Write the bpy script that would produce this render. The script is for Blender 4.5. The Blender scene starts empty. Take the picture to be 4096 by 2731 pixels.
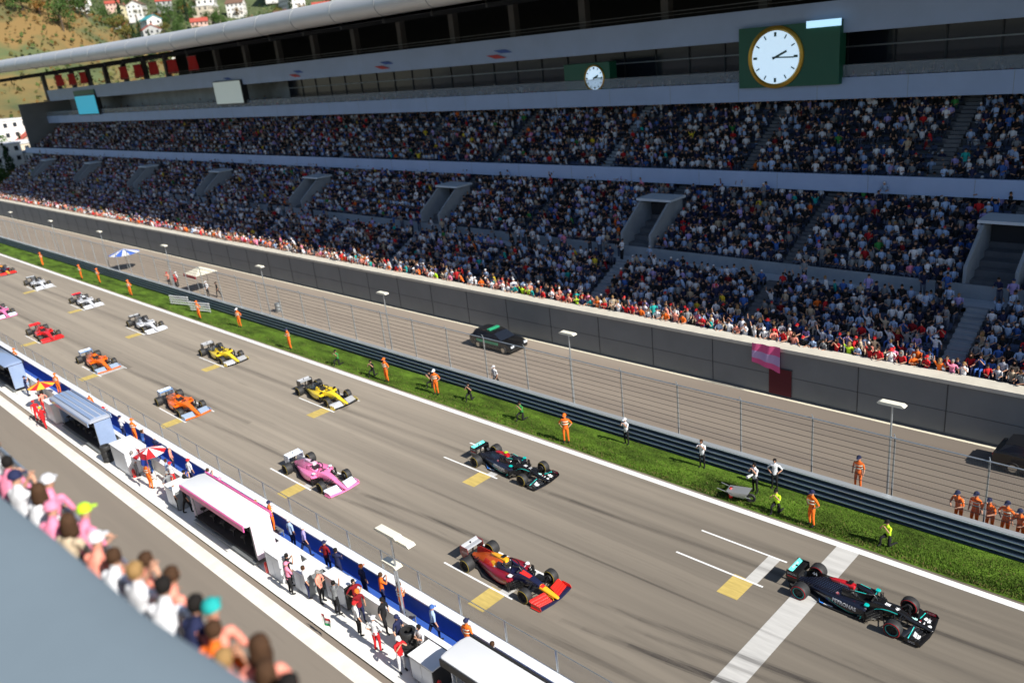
import bpy, bmesh, math, random
import numpy as np
from mathutils import Vector, Matrix, Quaternion
from mathutils.bvhtree import BVHTree
random.seed(7); np.random.seed(7)
S = bpy.context.scene
COL = S.collection
R = math.radians

# ------------------------------------------------------------------ camera
CAM_Z = 22.531
def camera():
    yaw, pitch, roll = R(46.514), R(19.962), R(-6.273)
    cy, sy, cp, sp = math.cos(yaw), math.sin(yaw), math.cos(pitch), math.sin(pitch)
    fwd = Vector((-sy*cp, cy*cp, -sp)); right = Vector((cy, sy, 0)); up = right.cross(fwd)
    r2 = math.cos(roll)*right + math.sin(roll)*up
    u2 = -math.sin(roll)*right + math.cos(roll)*up
    m = Matrix((r2, u2, -fwd)).transposed().to_4x4(); m.translation = Vector((0, 0, CAM_Z))
    cd = bpy.data.cameras.new("camera"); cd.sensor_width = 36; cd.lens = 36*821.49/1024
    cd.clip_start = .3; cd.clip_end = 8000
    cd.dof.use_dof = True; cd.dof.focus_distance = 35.5; cd.dof.aperture_fstop = .3; cd.dof.aperture_blades = 0
    co = bpy.data.objects.new("camera", cd); COL.objects.link(co); co.matrix_world = m
    S.camera = co
    return co
camera()

# ------------------------------------------------------------------ light
SUN_DIR = Vector((1.0, .012, .82)).normalized()
w = bpy.data.worlds.new("World"); S.world = w; w.use_nodes = True
nt = w.node_tree; nt.nodes.clear()
sky = nt.nodes.new('ShaderNodeTexSky'); sky.sky_type = 'NISHITA'; sky.sun_disc = False
sky.sun_elevation = R(39.4); sky.sun_rotation = R(89.3); sky.altitude = 20; sky.air_density = 1.0; sky.dust_density = .6; sky.ozone_density = 2.5
bg = nt.nodes.new('ShaderNodeBackground'); bg.inputs[1].default_value = .085
wo = nt.nodes.new('ShaderNodeOutputWorld')
nt.links.new(sky.outputs[0], bg.inputs[0]); nt.links.new(bg.outputs[0], wo.inputs[0])
sl = bpy.data.lights.new("sun", 'SUN'); sl.energy = 5.0; sl.angle = R(.53); sl.color = (1, .955, .88)
so = bpy.data.objects.new("sun", sl); COL.objects.link(so)
so.rotation_euler = (-SUN_DIR).to_track_quat('-Z', 'Y').to_euler(); so.location = (60, 0, 80)
S.view_settings.view_transform = 'Standard'; S.view_settings.look = 'None'
S.view_settings.exposure = .5; S.view_settings.gamma = 1
S.render.resolution_x = 1024; S.render.resolution_y = 682

# ------------------------------------------------------------------ materials
MATS = {}
def srgb(r, g, b):
    f = lambda c: (c/255/12.92 if c/255 <= .04045 else ((c/255+.055)/1.055)**2.4)
    return (f(r), f(g), f(b))
def mat(name, col, rough=.6, metal=0, coat=0, var=0, scale=3, stretch=(1, 1, 1), bump=0, bscale=40, emit=0, alpha=1, spec=.5):
    if name in MATS: return MATS[name]
    m = bpy.data.materials.new(name); m.use_nodes = True; MATS[name] = m
    t = m.node_tree; b = t.nodes['Principled BSDF']
    b.inputs['Base Color'].default_value = (*col, 1); b.inputs['Roughness'].default_value = rough
    b.inputs['Metallic'].default_value = metal; b.inputs['Coat Weight'].default_value = coat
    b.inputs['Specular IOR Level'].default_value = spec
    if emit: b.inputs['Emission Color'].default_value = (*col, 1); b.inputs['Emission Strength'].default_value = emit
    if alpha < 1: b.inputs['Alpha'].default_value = alpha
    tc = t.nodes.new('ShaderNodeTexCoord'); mp = t.nodes.new('ShaderNodeMapping')
    mp.inputs['Scale'].default_value = stretch; t.links.new(tc.outputs['Object'], mp.inputs[0])
    if var:
        n = t.nodes.new('ShaderNodeTexNoise'); n.inputs['Scale'].default_value = scale; n.inputs['Detail'].default_value = 6
        n.inputs['Roughness'].default_value = .65
        t.links.new(mp.outputs[0], n.inputs[0])
        mx = t.nodes.new('ShaderNodeMix'); mx.data_type = 'RGBA'
        mr = t.nodes.new('ShaderNodeMapRange'); mr.inputs[1].default_value = .3; mr.inputs[2].default_value = .7
        t.links.new(n.outputs[0], mr.inputs[0]); t.links.new(mr.outputs[0], mx.inputs[0])
        mx.inputs[6].default_value = (*[max(0, c*(1-var)) for c in col], 1); mx.inputs[7].default_value = (*[min(1, c*(1+var)) for c in col], 1)
        t.links.new(mx.outputs[2], b.inputs['Base Color'])
    if bump:
        n2 = t.nodes.new('ShaderNodeTexNoise'); n2.inputs['Scale'].default_value = bscale; n2.inputs['Detail'].default_value = 4
        t.links.new(mp.outputs[0], n2.inputs[0]); bp = t.nodes.new('ShaderNodeBump'); bp.inputs['Strength'].default_value = bump
        bp.inputs['Distance'].default_value = .02
        t.links.new(n2.outputs[0], bp.inputs['Height']); t.links.new(bp.outputs[0], b.inputs['Normal'])
    return m
def gloss(name, col, rough=.28): return mat(name, col, rough, coat=.6, var=.04, scale=5)
def cloth(name, col): return mat(name, col, .85, var=.22, scale=9, spec=.2, bump=.9, bscale=14)

# ------------------------------------------------------------------ mesh helpers
class MB:
    def __init__(s): s.v = []; s.f = []; s.m = []
    def add(s, vs, fs, mi=0):
        o = len(s.v); s.v += [tuple(v) for v in vs]; s.f += [tuple(i+o for i in f) for f in fs]; s.m += [mi]*len(fs); return s
    def box(s, x0, x1, y0, y1, z0, z1, mi=0):
        vs = [(x, y, z) for z in (z0, z1) for (x, y) in ((x0, y0), (x1, y0), (x1, y1), (x0, y1))]
        return s.add(vs, [(0, 3, 2, 1), (4, 5, 6, 7), (0, 1, 5, 4), (1, 2, 6, 5), (2, 3, 7, 6), (3, 0, 4, 7)], mi)
    def bar(s, a, b, w, h, mi=0):
        a = Vector(a); b = Vector(b); d = (b-a).normalized(); u = Vector((0, 0, 1)) if abs(d.z) < .95 else Vector((1, 0, 0))
        sd = d.cross(u).normalized(); up = sd.cross(d)
        vs = [p + sd*i*w/2 + up*j*h/2 for p in (a, b) for i, j in ((-1, -1), (1, -1), (1, 1), (-1, 1))]
        return s.add(vs, [(0, 1, 2, 3), (7, 6, 5, 4), (0, 4, 5, 1), (1, 5, 6, 2), (2, 6, 7, 3), (3, 7, 4, 0)], mi)
    def tube(s, pts, rad, n=8, mi=0, cap=True):
        pts = [Vector(p) for p in pts]; rs = rad if isinstance(rad, (list, tuple)) else [rad]*len(pts)
        rings = []; ref = None
        for i, p in enumerate(pts):
            d = (pts[min(i+1, len(pts)-1)]-pts[max(i-1, 0)]).normalized()
            if ref is None: ref = Vector((0, 0, 1)) if abs(d.z) < .9 else Vector((1, 0, 0))
            a = d.cross(ref).normalized(); b = a.cross(d).normalized(); ref = b
            rings.append([p + a*math.cos(t*2*math.pi/n)*rs[i] + b*math.sin(t*2*math.pi/n)*rs[i] for t in range(n)])
        return s.loft(rings, mi, cap)
    def loft(s, rings, mi=0, cap=True, closed=True):
        n = len(rings[0]); vs = [v for r in rings for v in r]; fs = []
        for i in range(len(rings)-1):
            for j in range(n if closed else n-1):
                k = (j+1) % n; fs.append((i*n+j, i*n+k, (i+1)*n+k, (i+1)*n+j))
        if cap and closed: fs.append(tuple(range(n))[::-1]); fs.append(tuple((len(rings)-1)*n+j for j in range(n)))
        return s.add(vs, fs, mi)
    def lathe(s, prof, c, axis='y', n=32, mi=0, close=False):   # prof: (radius, offset along axis)
        rings = []
        for r, o in prof:
            rg = []
            for t in range(n):
                a = 2*math.pi*t/n; p, q = r*math.cos(a), r*math.sin(a)
                rg.append(Vector(c)+(Vector((p, o, q)) if axis == 'y' else Vector((p, q, o)) if axis == 'z' else Vector((o, p, q))))
            rings.append(rg)
        if close: rings.append(rings[0])
        return s.loft(rings, mi, cap=False)
    def prism(s, poly, y0, y1, axis='y', mi=0):   # poly in the two other axes
        def P(a, b, c): return (a, c, b) if axis == 'y' else (a, b, c) if axis == 'z' else (c, a, b)
        n = len(poly); vs = [P(a, b, y0) for a, b in poly]+[P(a, b, y1) for a, b in poly]
        return s.add(vs, [tuple(range(n))[::-1], tuple(range(n, 2*n))]+[(i, (i+1) % n, (i+1) % n+n, i+n) for i in range(n)], mi)
    def build(s, name, mats, parent=None, smooth=False, loc=None, sharp=35):
        me = bpy.data.meshes.new(name); me.from_pydata(s.v, [], s.f)
        if not isinstance(mats, (list, tuple)): mats = [mats]
        for m in mats: me.materials.append(m)
        if len(mats) > 1: me.polygons.foreach_set('material_index', s.m)
        bm = bmesh.new(); bm.from_mesh(me); bmesh.ops.recalc_face_normals(bm, faces=bm.faces)
        if smooth:
            for f in bm.faces: f.smooth = True
            for e in bm.edges:
                if len(e.link_faces) == 2 and e.calc_face_angle(0) > R(sharp): e.smooth = False
        bm.to_mesh(me); bm.free()
        o = bpy.data.objects.new(name, me); COL.objects.link(o)
        if parent: o.parent = parent
        if loc: o.location = loc
        return o
def empty(name, loc=(0, 0, 0), rz=0):
    o = bpy.data.objects.new(name, None); COL.objects.link(o); o.location = loc; o.rotation_euler = (0, 0, rz); o.empty_display_size = .3
    return o
def tag(o, label=None, cat=None, group=None, kind=None):
    if label: o['label'] = label
    if cat: o['category'] = cat
    if group: o['group'] = group
    if kind: o['kind'] = kind
    return o
def copy_tree(o, parent=None):
    c = o.copy(); COL.objects.link(c)
    if parent: c.parent = parent
    for ch in [x for x in KIDS.get(o.name, [])]:
        copy_tree(bpy.data.objects[ch], c)
    return c
KIDS = {}
def index_kids(root):
    KIDS.clear()
    def rec(o):
        KIDS[o.name] = [c.name for c in o.children]
        for c in o.children: rec(c)
    rec(root)
def np_mesh(name, V, F, cols, m, parent=None):
    me = bpy.data.meshes.new(name); nv, nf = len(V), len(F)
    me.vertices.add(nv); me.vertices.foreach_set('co', V.astype(np.float32).ravel())
    me.loops.add(nf*4); me.loops.foreach_set('vertex_index', F.astype(np.int32).ravel())
    me.polygons.add(nf); me.polygons.foreach_set('loop_start', np.arange(0, nf*4, 4, dtype=np.int32))
    me.update(calc_edges=True)
    if cols is not None:
        at = me.attributes.new('tone', 'FLOAT_COLOR', 'FACE')
        at.data.foreach_set('color', np.hstack([cols, np.ones((nf, 1))]).astype(np.float32).ravel())
    me.materials.append(m); me.validate()
    o = bpy.data.objects.new(name, me); COL.objects.link(o)
    if parent: o.parent = parent
    return o
def attr_mat(name, rough=.85):
    m = bpy.data.materials.new(name); m.use_nodes = True; t = m.node_tree
    a = t.nodes.new('ShaderNodeAttribute'); a.attribute_name = 'tone'
    t.links.new(a.outputs['Color'], t.nodes['Principled BSDF'].inputs['Base Color']); t.nodes['Principled BSDF'].inputs['Roughness'].default_value = rough
    t.nodes['Principled BSDF'].inputs['Specular IOR Level'].default_value = .25
    return m

# ------------------------------------------------------------------ ground, track
def asphalt(name, base, dark, sx=.02, sy=1.2, rubber_and_falloff=(1.28, .66)):
    m = bpy.data.materials.new(name); m.use_nodes = True; t = m.node_tree; b = t.nodes['Principled BSDF']
    N, L = t.nodes.new, t.links.new
    tc = N('ShaderNodeTexCoord')
    def noise(scale, st, det=5, ro=.6):
        mp = N('ShaderNodeMapping'); mp.inputs['Scale'].default_value = st; L(tc.outputs['Object'], mp.inputs[0])
        n = N('ShaderNodeTexNoise'); n.inputs['Scale'].default_value = scale; n.inputs['Detail'].default_value = det; n.inputs['Roughness'].default_value = ro
        L(mp.outputs[0], n.inputs[0]); return n.outputs[0]
    def rng(s, a, b2, c=0, d=1):
        r = N('ShaderNodeMapRange'); r.inputs[1].default_value = a; r.inputs[2].default_value = b2; r.inputs[3].default_value = c; r.inputs[4].default_value = d
        L(s, r.inputs[0]); return r.outputs[0]
    def mix(f, a, b2):
        x = N('ShaderNodeMix'); x.data_type = 'RGBA'; L(f, x.inputs[0])
        for k, q in ((6, a), (7, b2)):
            if isinstance(q, tuple): x.inputs[k].default_value = (*q, 1)
            else: L(q, x.inputs[k])
        return x.outputs[2]
    c1 = mix(rng(noise(1, (sx, sy, 1)), .35, .72), base, dark)            # long streaks of rubber
    c2 = mix(rng(noise(1, (.05, .12, 1), 4), .35, .75, 0, .45), c1, tuple(c*.78 for c in base))  # patches
    c3 = mix(rng(noise(60, (1, 1, 1), 3, .8), .3, .7, 0, .35), c2, tuple(min(1, c*1.5) for c in base))  # grain
    c4 = mix(rng(noise(1, (.25, 3.2, 1), 3), .58, .78, 0, .4), c3, dark)
    sx_ = N('ShaderNodeSeparateXYZ'); L(tc.outputs['Object'], sx_.inputs[0])      # darker towards the start line: rubber plus light falloff painted in
    fac = rng(sx_.outputs[0], -46, -5, rubber_and_falloff[0], rubber_and_falloff[1]); vm = N('ShaderNodeVectorMath'); vm.operation = 'SCALE'; L(c4, vm.inputs[0]); L(fac, vm.inputs['Scale'])
    L(vm.outputs[0], b.inputs['Base Color']); b.inputs['Roughness'].default_value = .82; b.inputs['Specular IOR Level'].default_value = .3
    bp = N('ShaderNodeBump'); bp.inputs['Strength'].default_value = .25; bp.inputs['Distance'].default_value = .004
    L(noise(90, (1, 1, 1), 2), bp.inputs['Height']); L(bp.outputs[0], b.inputs['Normal'])
    return m
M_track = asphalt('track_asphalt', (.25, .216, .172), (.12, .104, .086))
M_road = asphalt('road_asphalt', (.24, .2, .16), (.17, .14, .115), .03, .5)
M_pit = asphalt('pit_asphalt', (.21, .18, .145), (.16, .137, .113), .03, .5, (1.08, .98))
M_line = mat('line_paint', (.8, .8, .78), .6, var=.08, scale=2)
M_start = mat('worn_white_paint', (.5, .49, .465), .7, var=.13, scale=1.5, stretch=(.3, 3, 1))
M_yel = mat('yellow_paint', (.52, .39, .115), .7, var=.2, scale=2, stretch=(.5, 3, 1))
M_conc = mat('pale_concrete', (.72, .69, .62), .85, var=.1, scale=1.2, bump=.2)
M_concw = mat('white_concrete', (.8, .78, .73), .8, var=.07, scale=.8, bump=.2)
M_grass = mat('short_turf', (.07, .125, .012), .9, var=.8, scale=1.1, stretch=(.3, 1, 1), bump=.9, bscale=25, spec=.2)
M_land = mat('dry_ground', (.16, .15, .1), .95, var=.3, scale=.05)
X0, X1 = -330, 60
def sheet(name, x0, x1, y0, y1, z, m):
    mb = MB(); mb.add([(x0, y0, z), (x1, y0, z), (x1, y1, z), (x0, y1, z)], [(0, 1, 2, 3)])
    return tag(mb.build(name, m), kind='structure')
sheet('ground', -4000, 4000, -4000, 4000, -.02, M_land)
sheet('pit_lane', X0, X1, 2.78, 12.18, 0, M_pit)
sheet('pit_lane_line', X0, X1, 12.18, 12.86, .004, M_conc)
sheet('pit_lane_verge', X0, X1, 12.86, 13.12, 0, M_road)
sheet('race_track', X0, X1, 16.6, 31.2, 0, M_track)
sheet('track_edge_line', X0, X1, 30.93, 31.29, .005, M_line)
sheet('track_verge', X0, X1, 31.2, 31.5, .001, M_road)
sheet('service_road', X0, X1, 34.1, 44.0, 0, M_road)
sheet('service_road_line', X0, X1, 43.62, 43.86, .005, mat('cream_paint', (.72, .66, .5), .7, var=.1))
sheet('service_road_seam', X0, X1, 36.15, 36.27, .005, M_conc)
# grass bank with a gently uneven surface
mb = MB(); n = 330; ys = [31.42, 31.9, 32.6, 33.4, 34.05]
vs = [(X0+(X1-X0)*i/n, y+(.04*random.random() if j == 0 else 0), .004+.02*j+.02*random.random()) for i in range(n+1) for j, y in enumerate(ys)]
mb.add(vs, [(i*5+j, (i+1)*5+j, (i+1)*5+j+1, i*5+j+1) for i in range(n) for j in range(4)])
tag(mb.build('grass_strip', M_grass, smooth=True), kind='structure')
# grass blades in the near part
N = 42000
bx = -np.abs(np.random.exponential(28, N))-3; by = np.random.uniform(31.5, 34.0, N); hh = np.random.uniform(.03, .085, N); aa = np.random.uniform(0, 6.28, N)
V = np.zeros((N, 4, 3)); dx, dy = np.cos(aa)*.018, np.sin(aa)*.018; tx, ty = np.random.normal(0, .02, N), np.random.normal(0, .02, N)
zb = .03
V[:, 0] = np.stack([bx-dx, by-dy, np.full(N, zb)], 1); V[:, 1] = np.stack([bx+dx, by+dy, np.full(N, zb)], 1)
V[:, 2] = np.stack([bx+tx+dx*.3, by+ty+dy*.3, zb+hh+.03], 1); V[:, 3] = np.stack([bx+tx-dx*.3, by+ty-dy*.3, zb+hh+.03], 1)
gc = np.array([[.075, .14, .012]])*np.random.uniform(.6, 1.4, (N, 1))*(.85+.4*np.sin(bx*.9+3*np.sin(by*1.7)))[:, None]; gc[np.random.rand(N) < .1+.35*(by < 31.8)] = (.17, .15, .05)
go = np_mesh('grass', V.reshape(-1, 3), np.arange(N*4).reshape(-1, 4), gc, attr_mat('grass_blades', .7))
tag(go, 'short bright green grass between the white edge line and the guardrail', 'grass', kind='stuff')

# start line and the grid slots
mb = MB(); mb.add([(-13.13, 16.65, .006), (-12.13, 16.65, .006), (-12.13, 30.93, .006), (-13.13, 30.93, .006)], [(0, 1, 2, 3)])
tag(mb.build('start_line', M_start), kind='structure')
def quad(mb, x0, x1, y0, y1, z): mb.add([(x0, y0, z), (x1, y0, z), (x1, y1, z), (x0, y1, z)], [(0, 1, 2, 3)])
lines, fronts, boxes = MB(), MB(), MB()
for k in range(14):
    for lane, (ya, yb) in enumerate(((26.47, 28.59), (19.5, 21.6))):
        xc = -15.2-16*k-8*lane
        for y in (ya, yb): quad(lines, xc-(3.4 if k == 0 and lane == 0 else 3.6), xc+.9, y-.05, y+.05, .008)
        quad(fronts, xc+.05, xc+.6, ya+.05, yb-.05, .006)
        quad(boxes, xc-.48, xc+.48, ya-1.38, ya+.1, .005)
tag(lines.build('grid_slot_lines', M_line), kind='structure')
tag(fronts.build('grid_slot_front_lines', M_start), kind='structure')
tag(boxes.build('yellow_grid_marks', M_yel), kind='structure')
# rubber laid down by the tyres
def rubber():
    m = bpy.data.materials.new('rubber_marks'); m.use_nodes = True; t = m.node_tree; b = t.nodes['Principled BSDF']
    b.inputs['Base Color'].default_value = (.035, .03, .03, 1); b.inputs['Roughness'].default_value = .75
    tc = t.nodes.new('ShaderNodeTexCoord'); mp = t.nodes.new('ShaderNodeMapping'); mp.inputs['Scale'].default_value = (.12, 4, 1)
    n = t.nodes.new('ShaderNodeTexNoise'); n.inputs['Scale'].default_value = 1; n.inputs['Detail'].default_value = 5
    t.links.new(tc.outputs['Object'], mp.inputs[0]); t.links.new(mp.outputs[0], n.inputs[0])
    a = t.nodes.new('ShaderNodeAttribute'); a.attribute_name = 'tone'
    mr = t.nodes.new('ShaderNodeMapRange'); mr.inputs[1].default_value = .3; mr.inputs[2].default_value = .65; mr.inputs[3].default_value = .25
    mu = t.nodes.new('ShaderNodeMath'); mu.operation = 'MULTIPLY'
    t.links.new(n.outputs[0], mr.inputs[0]); t.links.new(mr.outputs[0], mu.inputs[0]); t.links.new(a.outputs['Fac'], mu.inputs[1])
    t.links.new(mu.outputs[0], b.inputs['Alpha']); return m
def marks():
    segs = [((-31, 26.75), (2, 28.2), .34, .45), ((-28.5, 28.3), (2, 29.6), .3, .16), ((-36, 20.9), (-26, 21.9), .34, .5), ((-38, 19.8), (-22, 21.2), .3, .3),
            ((-21.5, 21.2), (4, 24.2), .36, .6), ((-20.8, 19.6), (4, 23.0), .38, .65), ((-19.4, 20.7), (4, 23.9), .28, .22), ((-72, 21.3), (-50, 22.1), .4, .35), ((-60, 20.1), (-36, 21.0), .4, .25),
            ((-78, 26.7), (-46, 27.4), .5, .22), ((-50, 26.9), (-30, 27.6), .4, .2), ((-24, 18.2), (4, 20.4), .5, .3), ((-10, 24.5), (4, 25.2), .5, .2), ((-15, 20.5), (4, 22.4), .8, .25),
            ((-120, 21.2), (-70, 21.8), .5, .3), ((-120, 26.9), (-80, 27.4), .5, .2), ((-12, 19.2), (4, 20.8), .35, .35), ((-40, 23.2), (4, 24.4), .16, .3)]
    V, F, C = [], [], []
    for si, ((x0, y0), (x1, y1), wd, a) in enumerate(segs):
        n = 24; prof = (0, .55, 1, .55, 0); o = len(V)
        for i in range(n+1):
            t = i/n
            x = x0+(x1-x0)*t; y = y0+(y1-y0)*t + .12*math.sin(t*3.1)
            for j in range(5): V.append((x, y+(j-2)*wd*.3, .0105+.0007*si))
            if i < n:
                fade = min(1, t*5+.15)*(.75+.25*math.sin(t*9+x0))
                for j in range(4):
                    q = o+i*5+j; F.append((q, q+5, q+6, q+1)); C.append([min(1, a*1.45)*fade*(prof[j]+prof[j+1])/2]*3)
    return tag(np_mesh('tyre_marks', np.array(V), np.array(F), np.array(C), rubber()), kind='structure')
marks()

# ------------------------------------------------------------------ guardrail and catch fence
M_galv = mat('galvanised_steel', (.5, .54, .57), .38, .75, var=.15, scale=2)
M_galvd = mat('dull_steel', (.3, .32, .33), .55, .6, var=.1, scale=3)
M_dark = mat('dark_steel', (.035, .04, .045), .5, .3)
def wbeam(mb, z0, y, x0, x1, h=.3, d=.075):
    prof = [(0, 0), (-d*.35, .06), (-d*.95, .2), (-d, .26), (-.012, .42), (-.012, .56), (-d*.95, .72), (-d, .78), (0, 1)]
    r = [[(x, y+a, z0+b*h) for a, b in prof]+[(x, y+a+.012, z0+b*h) for a, b in prof[::-1]] for x in (x0, x1)]
    mb.loft(r)
M_rail = mat('shaded_rail_steel', (.1, .145, .19), .4, .5, var=.1, scale=1); M_lip = mat('sky_glint_rail_lip', (.74, .8, .84), .4, .1)  # beam shade and the sky glint on the lips are painted into these colours
gr = empty('guardrail', (-40, 34.15, 0))
tag(gr, 'grey steel guardrail of four stacked beams between the grass and the service road', 'guardrail')
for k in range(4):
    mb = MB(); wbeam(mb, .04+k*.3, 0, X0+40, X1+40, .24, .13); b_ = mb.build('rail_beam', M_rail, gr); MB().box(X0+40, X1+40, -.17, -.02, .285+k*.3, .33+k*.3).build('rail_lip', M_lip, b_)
mb = MB()
for k in range(180): x = 96-2*k-56; mb.box(x-.05, x+.05, .02, .14, 0, 1.22)
tag(mb.build('rail_post', M_galvd, gr), kind='stuff')
MB().box(X0+40, X1+40, .015, .03, .02, 1.2).build('dark_gap_sheet', mat('painted_gap_shade', (.02, .035, .06), .6), gr)  # navy sheet added behind the beams, painting shade into the gaps
mb = MB(); mb.box(X0+40, X1+40, -.16, .16, 1.23, 1.27); mb.build('top_cap', mat('pale_steel', (.62, .66, .69), .35, .6), gr)

cf = empty('catch_fence', (-40, 34.62, 0))
tag(cf, 'tall wire debris fence with thin dark cables standing behind the grey guardrail', 'fence')
def mesh_mat():
    m = bpy.data.materials.new('wire_mesh'); m.use_nodes = True; t = m.node_tree; b = t.nodes['Principled BSDF']
    b.inputs['Base Color'].default_value = (.42, .43, .43, 1); b.inputs['Metallic'].default_value = .3; b.inputs['Roughness'].default_value = .5
    tc = t.nodes.new('ShaderNodeTexCoord'); sp = t.nodes.new('ShaderNodeSeparateXYZ'); t.links.new(tc.outputs['Object'], sp.inputs[0])
    outs = []
    for ax in (0, 2):
        mu = t.nodes.new('ShaderNodeMath'); mu.operation = 'MULTIPLY'; mu.inputs[1].default_value = 1/.06; t.links.new(sp.outputs[ax], mu.inputs[0])
        fr = t.nodes.new('ShaderNodeMath'); fr.operation = 'FRACT'; t.links.new(mu.outputs[0], fr.inputs[0])
        lt = t.nodes.new('ShaderNodeMath'); lt.operation = 'LESS_THAN'; lt.inputs[1].default_value = .055; t.links.new(fr.outputs[0], lt.inputs[0]); outs.append(lt.outputs[0])
    mx = t.nodes.new('ShaderNodeMath'); mx.operation = 'MAXIMUM'; t.links.new(outs[0], mx.inputs[0]); t.links.new(outs[1], mx.inputs[1])
    t.links.new(mx.outputs[0], b.inputs['Alpha']); return m
M_mesh = mesh_mat()
mb = MB(); mb.add([(X0+40, 0, 1.3), (X1+40, 0, 1.3), (X1+40, 0, 4.0), (X0+40, 0, 4.0)], [(0, 1, 2, 3)])
mb.build('wire_panel', M_mesh, cf)
for k in range(9):
    mb = MB(); z = 1.42+k*.31; mb.tube([(X0+40, -.02, z), (X1+40, -.02, z)], .012, 5); mb.build('cable', M_dark, cf)
mb = MB(); mb.tube([(X0+40, 0, 4.03), (X1+40, 0, 4.03)], .03, 6); mb.build('top_rail', M_galv, cf)
p0 = MB().box(-.03, .03, -.01, .06, 0, 4.02).tube([(0, .03, 4.0), (0, -.01, 4.12), (0, -.1, 4.25)], .025, 6).build('fence_post', M_galv, cf)
for k in range(84):
    o = p0 if k == 0 else p0.copy()
    if k: COL.objects.link(o); o.parent = cf
    o.location = (-12.07+15.3-3.87*k+40, 0.03, 0)
# lamp posts behind the fence
M_lamp = mat('cream_lamp_housing', (.78, .75, .62), .5)
def lamp(x, y, z, label, size=1.25, cat='lamp post', group=None):
    r = empty('lamp_post', (x, y, 0)); tag(r, label, cat, group)
    MB().tube([(0, 0, 0), (0, 0, z*.5), (0, 0, z-.06)], [.06, .05, .04], 10).box(-.2, .2, -.2, .2, 0, .05).build('pole', M_galv, r, smooth=True)
    h = size/2
    MB().prism([(-h, -.02), (-h+.14, .07), (h-.14, .07), (h, -.02), (h-.1, -.07), (-h+.1, -.07)], -.26, .1).build('lamp_head', M_lamp, r).location = (0, 0, z+.05)
    return r
names = ['nearest the start line', 'level with the second black racing car', 'just up the road from the moving estate car', 'level with the leading yellow racing car', 'next to the small gazebo', 'beside the blue and white parasol', 'farthest but one up the road', 'farthest up the road']
for k, (x, nme) in enumerate(zip((-12.75, -32.3, -51.3, -70.3, -91.5, -111, -130, -149.5), names)):
    lamp(x, 35.5, 5.25, 'flat cream lamp post behind the fence, '+nme, group='flat-headed lamp posts along the service road')

# ------------------------------------------------------------------ grandstand
M_fas = mat('fascia_panel', (.34, .455, .68), .5, var=.06, scale=.3)
M_wall = mat('grey_wall_panel', (.18, .192, .195), .6, var=.08, scale=.4)
M_beige = mat('beige_ledge', (.55, .52, .44), .8, var=.12, scale=1)
M_step = mat('dark_concrete_step', (.13, .135, .145), .9, var=.2, scale=.8)
M_steps = mat('stair_concrete', (.27, .3, .33), .85, var=.1, scale=1)
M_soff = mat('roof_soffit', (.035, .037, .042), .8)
M_silver = mat('silver_roof_edge', (.5, .5, .49), .42, .25, var=.05, scale=.2)
M_glz = mat('dark_suite_glass', (.015, .02, .032), .12, 0, spec=.8)
M_balu = mat('glass_balustrade', (.35, .42, .5), .15, alpha=.35)
M_colm = mat('grey_column', (.1, .1, .1), .7)
GX0, GX1 = -221, 62
gs = empty('grandstand', (-80, 60, 0)); GSX, GSY = 80, -60     # children are in world coordinates through this offset
tag(gs, 'long covered grandstand packed with spectators on the far side of the track', 'grandstand')
gs.location = (0, 0, 0)
def part(mb, name, m, smooth=False): return mb.build(name, m, gs, smooth)
def gx(x0=GX0, x1=GX1): return x0, x1
# front wall
part(MB().box(GX0-60, GX1, 44.0, 44.25, 0, 3.02), 'front_wall', M_wall)
mb = MB()
for z in (.02, 1.32): mb.box(GX0-60, GX1, 43.985, 44.0, z+.06, z+.075)
part(mb, 'wall_seam', M_dark)
part(MB().tube([(GX0-60, 43.93, 3.14), (GX1, 43.93, 3.14)], .07, 8), 'wall_rail', M_galv)
part(MB().box(GX0-60, GX1, 43.86, 44.95, 3.03, 3.25), 'parapet_ledge', M_beige)
part(MB().box(GX0-60, GX1, 44.26, 46.19, 2.2, 2.3), 'front_walkway', M_step)
# lower tier, walkway, upper rows
def tier(y0, z0, n, pitch, rise, x0, x1, name):
    poly = [(y0, z0-.6)]
    for i in range(n): poly += [(y0+i*pitch, z0+i*rise), (y0+(i+1)*pitch, z0+i*rise)]
    poly += [(y0+n*pitch, z0+n*rise-1.2)]
    mb = MB(); nn = len(poly)
    mb.loft([[(x, a, b) for a, b in poly] for x in (x0, x1)]); part(mb, name, M_step)
    return [(y0+i*pitch, z0+i*rise) for i in range(n)]
PITCH, RISE = .82, .41
rowsA = tier(46.2, 2.6, 6, PITCH, RISE, GX0+12, GX1, 'lower_seating_tier')
yA = 46.2+6*PITCH
part(MB().box(GX0+8, GX1, yA+.002, yA+1.5, 4.9, 5.02), 'cross_aisle', mat('pale_aisle_floor', (.42, .47, .52), .8, var=.1, scale=1))
part(MB().box(GX0+8, GX1, yA+1.46, yA+1.56, 5.021, 5.9), 'aisle_wall', M_steps)
rowsB = tier(yA+1.57, 5.5, 17, PITCH, RISE, GX0+6, GX1, 'middle_seating_tier')
rowsC = tier(60.6, 10.35, 15, .8, .48, GX0+2, GX1, 'upper_seating_tier')
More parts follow.
